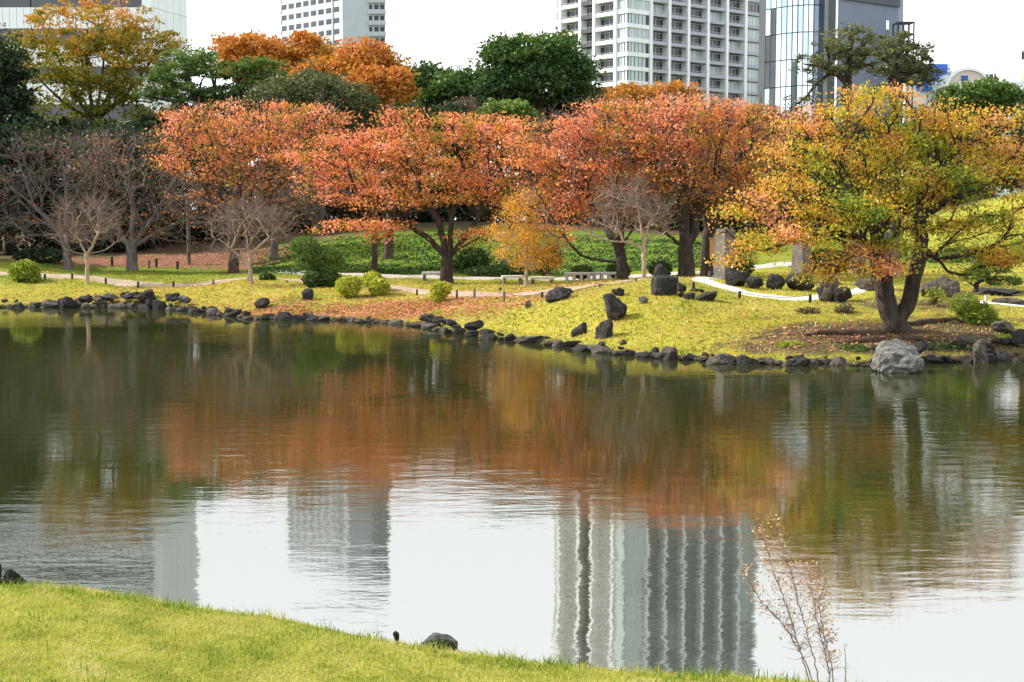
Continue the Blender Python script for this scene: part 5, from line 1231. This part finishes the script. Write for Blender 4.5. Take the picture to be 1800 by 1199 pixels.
while px < 1850:
    big = 1.0 if px < 340 else .75 if px < 720 else 1.0 if px < 880 else .9 if px < 1110 else .62
    s = big * random.choice((.10, .13, .16, .2, .24, .32)) * random.uniform(.85, 1.15)
    shore(px, random.uniform(-.05, .4), s * random.uniform(.05, .35), s)
    if random.random() < .3: shore(px + random.uniform(-5, 5), random.uniform(.25, .5), .12 + s * .3, s * .7)
    if px < 340:
        f = math.exp(-((px - 265) / 110) ** 2)
        if random.random() < .35 + .5 * f: shore(px + random.uniform(-4, 4), random.uniform(.35, .6), .25 + .18 * f, s * random.uniform(.8, 1.1))
        if random.random() < .75 * f: shore(px, random.uniform(.75, 1.1), .55 * f, s)
    elif 740 < px < 840 and random.random() < .8: shore(px, .45, .3, s)
    elif 1040 < px < 1110 and random.random() < .7: shore(px, .6, .3, s * 1.1)
    if px > 1540 and random.random() < .6: shore(px + random.uniform(-6, 6), random.uniform(.45, 1.5), random.uniform(.2, .42), s * 1.15)
    px += (s * 2.0) * FPX / (57 if px < 400 else 48 if px < 800 else 37) * .65

# ------------------------------------------------------------------ stone pillars, board, benches, posts
def pillar(px, D, w, top, label, rz):
    b = gp(px, D); h = at(px, top, D).z - b.z; k = D / FPX; hw = w * k / 2
    bm = bmesh.new(); bmesh.ops.create_cube(bm, size=1)
    for v in bm.verts:
        t = .86 if v.co.z > 0 else 1.0
        v.co = (v.co.x * 2 * hw * t, v.co.y * 2 * hw * t, (v.co.z + .5) * (h + .15))
    bmesh.ops.bevel(bm, geom=list(bm.edges), offset=.03, segments=2, affect='EDGES')
    bmesh.ops.subdivide_edges(bm, edges=[e for e in bm.edges if e.calc_length() > .4], cuts=6, use_grid_fill=True)
    for v in bm.verts: v.co += Vector((mnoise.noise(v.co * 3), mnoise.noise(v.co * 3 + Vector((5, 0, 0))), 0)) * .03
    me_ = bpy.data.meshes.new('stone_pillar'); bm.to_mesh(me_); bm.free()
    o = link('stone_pillar', me_, M_pillar); o.location = b - Vector((0, 0, .15)); o.rotation_euler = (0, 0, rz)
    tag(o, label, 'pillar', 'old stone pillars')
pillar(1273, 50.0, 27, 402, 'grey stone pillar nearest the dark cherry trunks, leftmost of four', .75)
pillar(1408, 49.0, 26, 404, 'grey stone pillar behind the black path boulders, second from left', .75)
pillar(1508, 55.0, 24, 408, 'grey stone pillar half hidden by golden leaves, third from left', .75)
pillar(1566, 54.0, 24, 408, 'grey stone pillar behind the golden cherry trunk, rightmost of four', .75)
o = at(1252, 437, 52); b = empty('wooden_board', o); tag(b, 'small orange-brown wooden board hanging beside the first stone pillar', 'sign')
MB().box(-.09, .09, -.05, .05, -.35, .35).build('board', M_sign_wood, b); MB().box(-.12, .12, -.08, .08, .352, .39).build('cap', M_sign_wood, b)
MB().box(-.02, .02, .052, .09, -1.0, .30).build('stake', M_post_dark, b)

def bench(px0, px1, D, label, rz, h=.40, box=False):
    pc = (px0 + px1) / 2; b = gp(pc, D); L = (px1 - px0) / FPX * D / max(.3, abs(math.cos(rz)))
    r_ = empty('stone_bench', b, rz); tag(r_, label, 'bench', 'stone benches under the cherries')
    d = .42
    def bev(mb, name, mat):
        o_ = mb.build(name, mat, r_); m_ = o_.modifiers.new('bevel', 'BEVEL'); m_.width = .015; m_.segments = 2
    bev(MB().box(-L / 2, L / 2, -d / 2, d / 2, h - .10, h), 'seat', M_bench)
    n_ = 4 if box else 2
    for i in range(n_):
        x = -L / 2 + .10 + (L - .2) * i / (n_ - 1)
        bev(MB().box(x - .06, x + .06, -d / 2 + .03, d / 2 - .03, -.1, h - .102), 'leg', M_bench if box else M_bench_leg)
    if box: bev(MB().box(-L / 2 + .02, L / 2 - .02, -d / 2 + .05, d / 2 - .05, -.1, .07), 'base_slab', M_bench)
bench(742, 790, 61.0, 'pale stone bench partly behind the forked cherry trunk', .0)
bench(882, 920, 55.6, 'stone bench with dark legs left of the small yellow tree', .1, .38)
bench(932, 974, 55.8, 'stone bench right of the small yellow tree', -.1, .33)
bench(992, 1039, 57.4, 'pale box-framed stone bench left of the low-limbed cherry', -.08, .42, True)
bench(1040, 1088, 57.6, 'pale long stone bench touching the low-limbed cherry trunk', .05, .36, True)

POST = []
def post(px, D, hpx, label, mat=None, w=.05, group='low posts along the path'):
    b = gp(px, D); h = hpx / FPX * D
    bm = bmesh.new(); bmesh.ops.create_cone(bm, cap_ends=True, segments=10, radius1=w, radius2=w * .92, depth=h + .1)
    top = [e for e in bm.edges if all(v.co.z > 0 for v in e.verts)]
    bmesh.ops.bevel(bm, geom=top, offset=w * .35, segments=2, affect='EDGES')
    bmesh.ops.translate(bm, verts=bm.verts, vec=(0, 0, h / 2 - .05))
    me_ = bpy.data.meshes.new('rope_post'); bm.to_mesh(me_); bm.free()
    o_ = link('rope_post', me_, mat or M_post); o_.location = b
    tag(o_, label, 'post', group); POST.append(o_)
    return (b.x, b.y, b.z + h * .85)
P1 = [post(79, 62.0, 10, 'short dark post right of the round green shrub', M_post_dark), post(127, 62.2, 10, 'short dark post left of the pale myrtle trunk', M_post_dark), post(186, 61.2, 11, 'short dark post right of the pale myrtle trunk', M_post_dark),
      post(243, 60.2, 11, 'short dark post above the piled shore rocks, third of the left row', M_post_dark), post(305, 59.2, 11, 'short dark post above the right end of the piled rocks', M_post_dark), post(375, 58.6, 10, 'short dark post left of the crooked myrtle', M_post), post(437, 58.8, 9, 'short dark post against the crooked myrtle trunk', M_post_dark), post(504, 58.6, 4, 'tiny dark stump left of the clipped shrubs', M_post_dark)]
P2 = [post(733, 52.8, 11, 'thin dark post left of the bright yellow upright shrub', M_post_dark, .04), post(803, 50.6, 17, 'grey post just right of the bright yellow upright shrub'), post(834, 49.6, 18, 'grey post between the yellow shrub and the taller pale post'), post(886, 47.2, 20, 'pale grey post standing in the red fallen leaves'),
      post(953, 46.2, 11, 'dark post left of the long slab stone', M_post_dark), post(1054, 46.4, 8, 'stubby post on the crest above the standing stone'), post(1118, 47.0, 6, 'tiny stump on the crest left of the square boulder')]
P3 = [post(1190, 45.6, 16, 'dark post just right of the square boulder', M_post_dark), post(1219, 44.3, 16, 'dark post at the left edge of the pale path', M_post_dark), post(1300, 43.1, 15, 'dark post on the pale path edge below the leftmost path boulder', M_post_dark), post(1424, 42.2, 15, 'dark post on the pale path edge by the tall upright stone', M_post_dark)]
post(1247, 50.6, 15, 'grey post at the bend of the pale path', M_post)
post(1733, 42.4, 16, 'white-capped post by the path at far right', M_bench, .05)
for px, D, h_, lab in ((262, 72.5, 16, 'pale post in the dark wood behind the thick bare cherry'), (197, 74, 16, 'dark post left of the thick bare cherry trunk'), (275, 74, 16, 'dark post right of the pale post in the wood'), (312, 72, 14, 'reddish stump on the leaf-strewn bank')):
    post(px, D, h_, lab, M_post if px in (262,) else M_post_dark, .07, 'posts in the dark wood')
def rope(pts, label):
    ch = []
    for a, b in zip(pts[:-1], pts[1:]):
        a, b = np.array(a), np.array(b); f = np.linspace(0, 1, 9)[:, None]
        q = a * (1 - f) + b * f; q[:, 2] -= .10 * np.sin(f[:, 0] * math.pi)
        ch.append((q, np.full(9, .010)))
    V, Q = tubes(ch, lambda r: 5)
    tag(link('rope', mesh_np('rope', V, [Q]), M_rope), label, 'rope')
rope(P2[3:], 'thin rope strung between the posts across the mound crest')
rope(P3, 'thin rope strung along the left edge of the pale path')
# fallen branch and roots
def log(pts, D, r, label, name='exposed_root', mat=M_bark_brown, cat='root'):
    q = []
    for p in pts:
        x = atx(p[0], D + p[1]); q.append((x, D + p[1], gz(x, D + p[1]) + p[2]))
    P = refine(q, 4, .01); R = np.interp(np.linspace(0, 1, len(P)), [0, .3, 1], [r, r * .85, r * .3])
    V, Q = tubes([(P, R)], lambda r: 8); tag(link(name, mesh_np(name, V, [Q], smooth=True), mat), label, cat)
log([(1550, 0, .0), (1500, -.3, .05), (1450, -.2, .06), (1400, -.7, -.02)], 37.6, .11, 'long brown root running left from the golden cherry')
log([(1600, 0, .02), (1640, .3, .05), (1680, .5, .10), (1705, .4, -.03)], 38.6, .10, 'curved bare root under the feathery conifer')
log([(1560, -.6, .02), (1510, -1.0, .04), (1455, -1.3, .0)], 37.4, .07, 'thin root below the long brown root')
log([(1590, -.5, .02), (1640, -.9, .04), (1690, -1.0, .0)], 37.4, .06, 'thin root running right towards the water stone')

# rough grass on the far bank
n = 110000
px_ = rng.uniform(-60, 1860, n); v_ = .3 + 24 * rng.random(n) ** 1.15
X = (px_ - 900) / FPX * 46.0
for _ in range(3): X = (px_ - 900) / FPX * (bank_y(X) + v_)
Y = bank_y(X) + v_
E_ = spots(X, Y, [(1480, 37.0, 2.6, 1.7, .97), (1570, 37.4, 2.0, 2.0, 1.0), (1620, 35.6, 3.8, 1.0, .95), (1430, 36.2, 2.6, 1.3, .8), (1760, 37, 3.2, 1.5, .75), (1690, 38.2, 2.6, 2.2, .55), (1600, 42, 4.0, 2.5, .7), (1720, 46, 3.0, 1.3, .9), (1400, 49, 3, 1.6, .6)])
keep = (rng.random(n) > E_) & (Y < 66)
for nm_ in ('gravel_path', 'back_path', 'pale_stone_path', 'pale_side_path'):
    m_ = bpy.data.objects[nm_].data; c_ = np.zeros(len(m_.vertices) * 3, np.float32); m_.vertices.foreach_get('co', c_); c_ = c_.reshape(-1, 7, 3)[:, 3, :2]
    for i in range(0, n, 20000):
        d_ = ((X[i:i+20000, None] - c_[None, ::2, 0]) ** 2 + (Y[i:i+20000, None] - c_[None, ::2, 1]) ** 2).min(1); keep[i:i+20000] &= d_ > .62 ** 2
X, Y = X[keep], Y[keep]; n = len(X)
B = np.c_[X, Y, ground(X, Y) - .01]
hh = .055 * (1 + .45 * rng.normal(size=n)).clip(.3, 2); th = rng.random(n) * 6.283; ph = rng.random(n) * 6.283
tip = B + np.c_[np.cos(th) * hh * .6, np.sin(th) * hh * .6, hh]; sd = np.c_[np.cos(ph), np.sin(ph), ph * 0] * .020
P2d = np.c_[X, Y, X * 0]
tn = .62 + .30 * vnoise(P2d, 1.6, 11) + .14 * vnoise(P2d, .35, 12) + rng.normal(0, .17, n) - .55 * sstep((Y - 58) / 9)
me = mesh_np('bank_grass', np.stack([B - sd, B + sd, tip], 1).reshape(-1, 3), [np.arange(n * 3).reshape(n, 3)], attrs={'tint': ('FACE', np.clip(tn, 0, 1))})
L_bank = mat_leaf('bank_grass_blades', [(0.0, (0.09, 0.16, 0.015)), (0.35, (0.22, 0.25, 0.022)), (0.7, (0.41, 0.37, 0.042)), (1.0, (0.52, 0.42, 0.13))], 0.3)
tag(link('bank_grass', me, L_bank), 'short rough yellow-green grass over the far bank and mound', 'grass', kind='stuff')

# ------------------------------------------------------------------ near grass and dry weed
def near_grass(n, h, w, tint, box, wild=.35, clump=None):
    a = rng.uniform(*box[0], n); s = rng.uniform(*box[1], n)
    if clump is not None:
        keep = clump(a, s) > rng.random(n); a, s = a[keep], s[keep]; n = len(a)
    wb = 0.05 * np.sin(a * 2.3) + 0.03 * np.sin(a * 5.1 + 1)
    x = EA[0] + ed[0] * a + en[0] * (s + wb); y = EA[1] + ed[1] * a + en[1] * (s + wb); z = lawn_z(a, s) - .004
    B = np.c_[x, y, z]
    hh = h * (1 + .4 * rng.normal(size=n)).clip(.4, 2.0)
    th = rng.random(n) * 6.283; ln = rng.normal(0, wild, n)
    tip = B + np.c_[np.cos(th) * ln * hh, np.sin(th) * ln * hh, hh]
    mid = B * .5 + tip * .5 + np.c_[-np.cos(th) * ln * hh * .18, -np.sin(th) * ln * hh * .18, hh * .06]
    ph = rng.random(n) * 6.283; sd = np.c_[np.cos(ph), np.sin(ph), ph * 0] * w * .5
    V = np.stack([B - sd, B + sd, mid + sd * .8, mid - sd * .8, tip], 1).reshape(-1, 3)
    i = np.arange(n)[:, None] * 5
    Q = i + np.array([[0, 1, 2, 3]]); T = i + np.array([[3, 2, 4]])
    P = np.c_[a, s, a * 0]
    tt = tint + .26 * vnoise(P, .30, 3) + .22 * vnoise(P, .07, 4) + rng.normal(0, .22, n)
    return V, Q, T, tt
sets = [near_grass(100000, .015, .0034, .55, ((-1.2, 4.6), (-2.2, .10)), .5), near_grass(6000, .034, .0042, .22, ((-1.2, 4.6), (-2.0, .12)), .45, lambda a, s: (vnoise(np.c_[a, s, a * 0], .16, 8) > .35) * 1.0),
        near_grass(4500, .036, .0036, .25, ((-1.0, 4.6), (-.2, .16)), .6, lambda a, s: (vnoise(np.c_[a, s * .3, a * 0], .12, 21) > .15) * 1.0), near_grass(30000, .018, .006, .5, ((-5, 8), (-4, .1)), .5, lambda a, s: ((a < -1.2) | (a > 4.6) | (s < -2.2)) * 1.0)]
VV, QQ, TT, tq, tt_, off = [], [], [], [], [], 0
for V, Q, T, t in sets:
    VV.append(V); QQ.append(Q + off); TT.append(T + off); tq.append(t); off += len(V)
tq = np.concatenate(tq)
me = mesh_np('grass', np.concatenate(VV), [np.concatenate(QQ), np.concatenate(TT)], attrs={'tint': ('FACE', np.clip(np.r_[tq, tq], 0, 1))})
tag(link('grass', me, L_grass), 'short yellow-green turf blades of the near lawn', 'grass', kind='stuff')

def dry_weed():
    D = 5.35
    base = at(1445, 1290, D); root = empty('dry_weed', base); tag(root, 'tall dry brown weed with feathery seed heads at lower right', 'plant')
    b = np.array(base); ch = []; heads = []
    stems = [([(1430, 1240), (1420, 1190), (1390, 1090), (1362, 1010), (1345, 960), (1338, 930)], 0), ([(1440, 1240), (1440, 1195), (1412, 1090), (1392, 1010), (1372, 960), (1364, 920)], .1), ([(1450, 1240), (1462, 1195), (1440, 1110), (1426, 1040), (1424, 1000)], -.1),
             ([(1455, 1240), (1468, 1195), (1448, 1120), (1438, 1060), (1452, 1020)], .05), ([(1475, 1240), (1486, 1195), (1487, 1150), (1485, 1132)], .0), ([(1435, 1240), (1425, 1180), (1380, 1100), (1330, 1050), (1312, 1000)], .05)]
    for pts, dd in stems:
        P = refine([b + rng.normal(0, .01, 3)] + [np.array(at(p[0], p[1], D + dd)) for p in pts], 5, .002)
        ch.append((P, np.linspace(.0034, .0012, len(P)))); m = len(P)
        if pts[-1][1] > 1100: continue
        for i in range(int(m * .42), m):
            for _ in range(4):
                v = rng.normal(0, 1, 3) * [1, .8, .5] + [0, 0, .8]; v /= np.linalg.norm(v); l = rng.uniform(.03, .09) * (1.3 - i / m)
                e = P[i] + v * l; ch.append((np.array([P[i], P[i] * .5 + e * .5 + rng.normal(0, .004, 3), e]), np.array([.0011, .0009, .0006])))
                if i > m * .55 or rng.random() < .3:
                    for _ in range(7): heads.append(e + rng.normal(0, .012, 3))
    V, Q = tubes(ch, lambda r: 4); link('stems', mesh_np('stems', V - b, [Q]), M_twig_pink, root)
    H = np.array(heads); tag(link('seed_heads', leaves(H - b, .009, .6, -.2, rng.random(len(H)), .0), L_seed, root), kind='stuff')
dry_weed()
print('rocks', cnt_rock, 'objects', len(bpy.data.objects), 'tris', sum(len(o.data.loops) - 2 * len(o.data.polygons) for o in bpy.data.objects if o.type == 'MESH'))
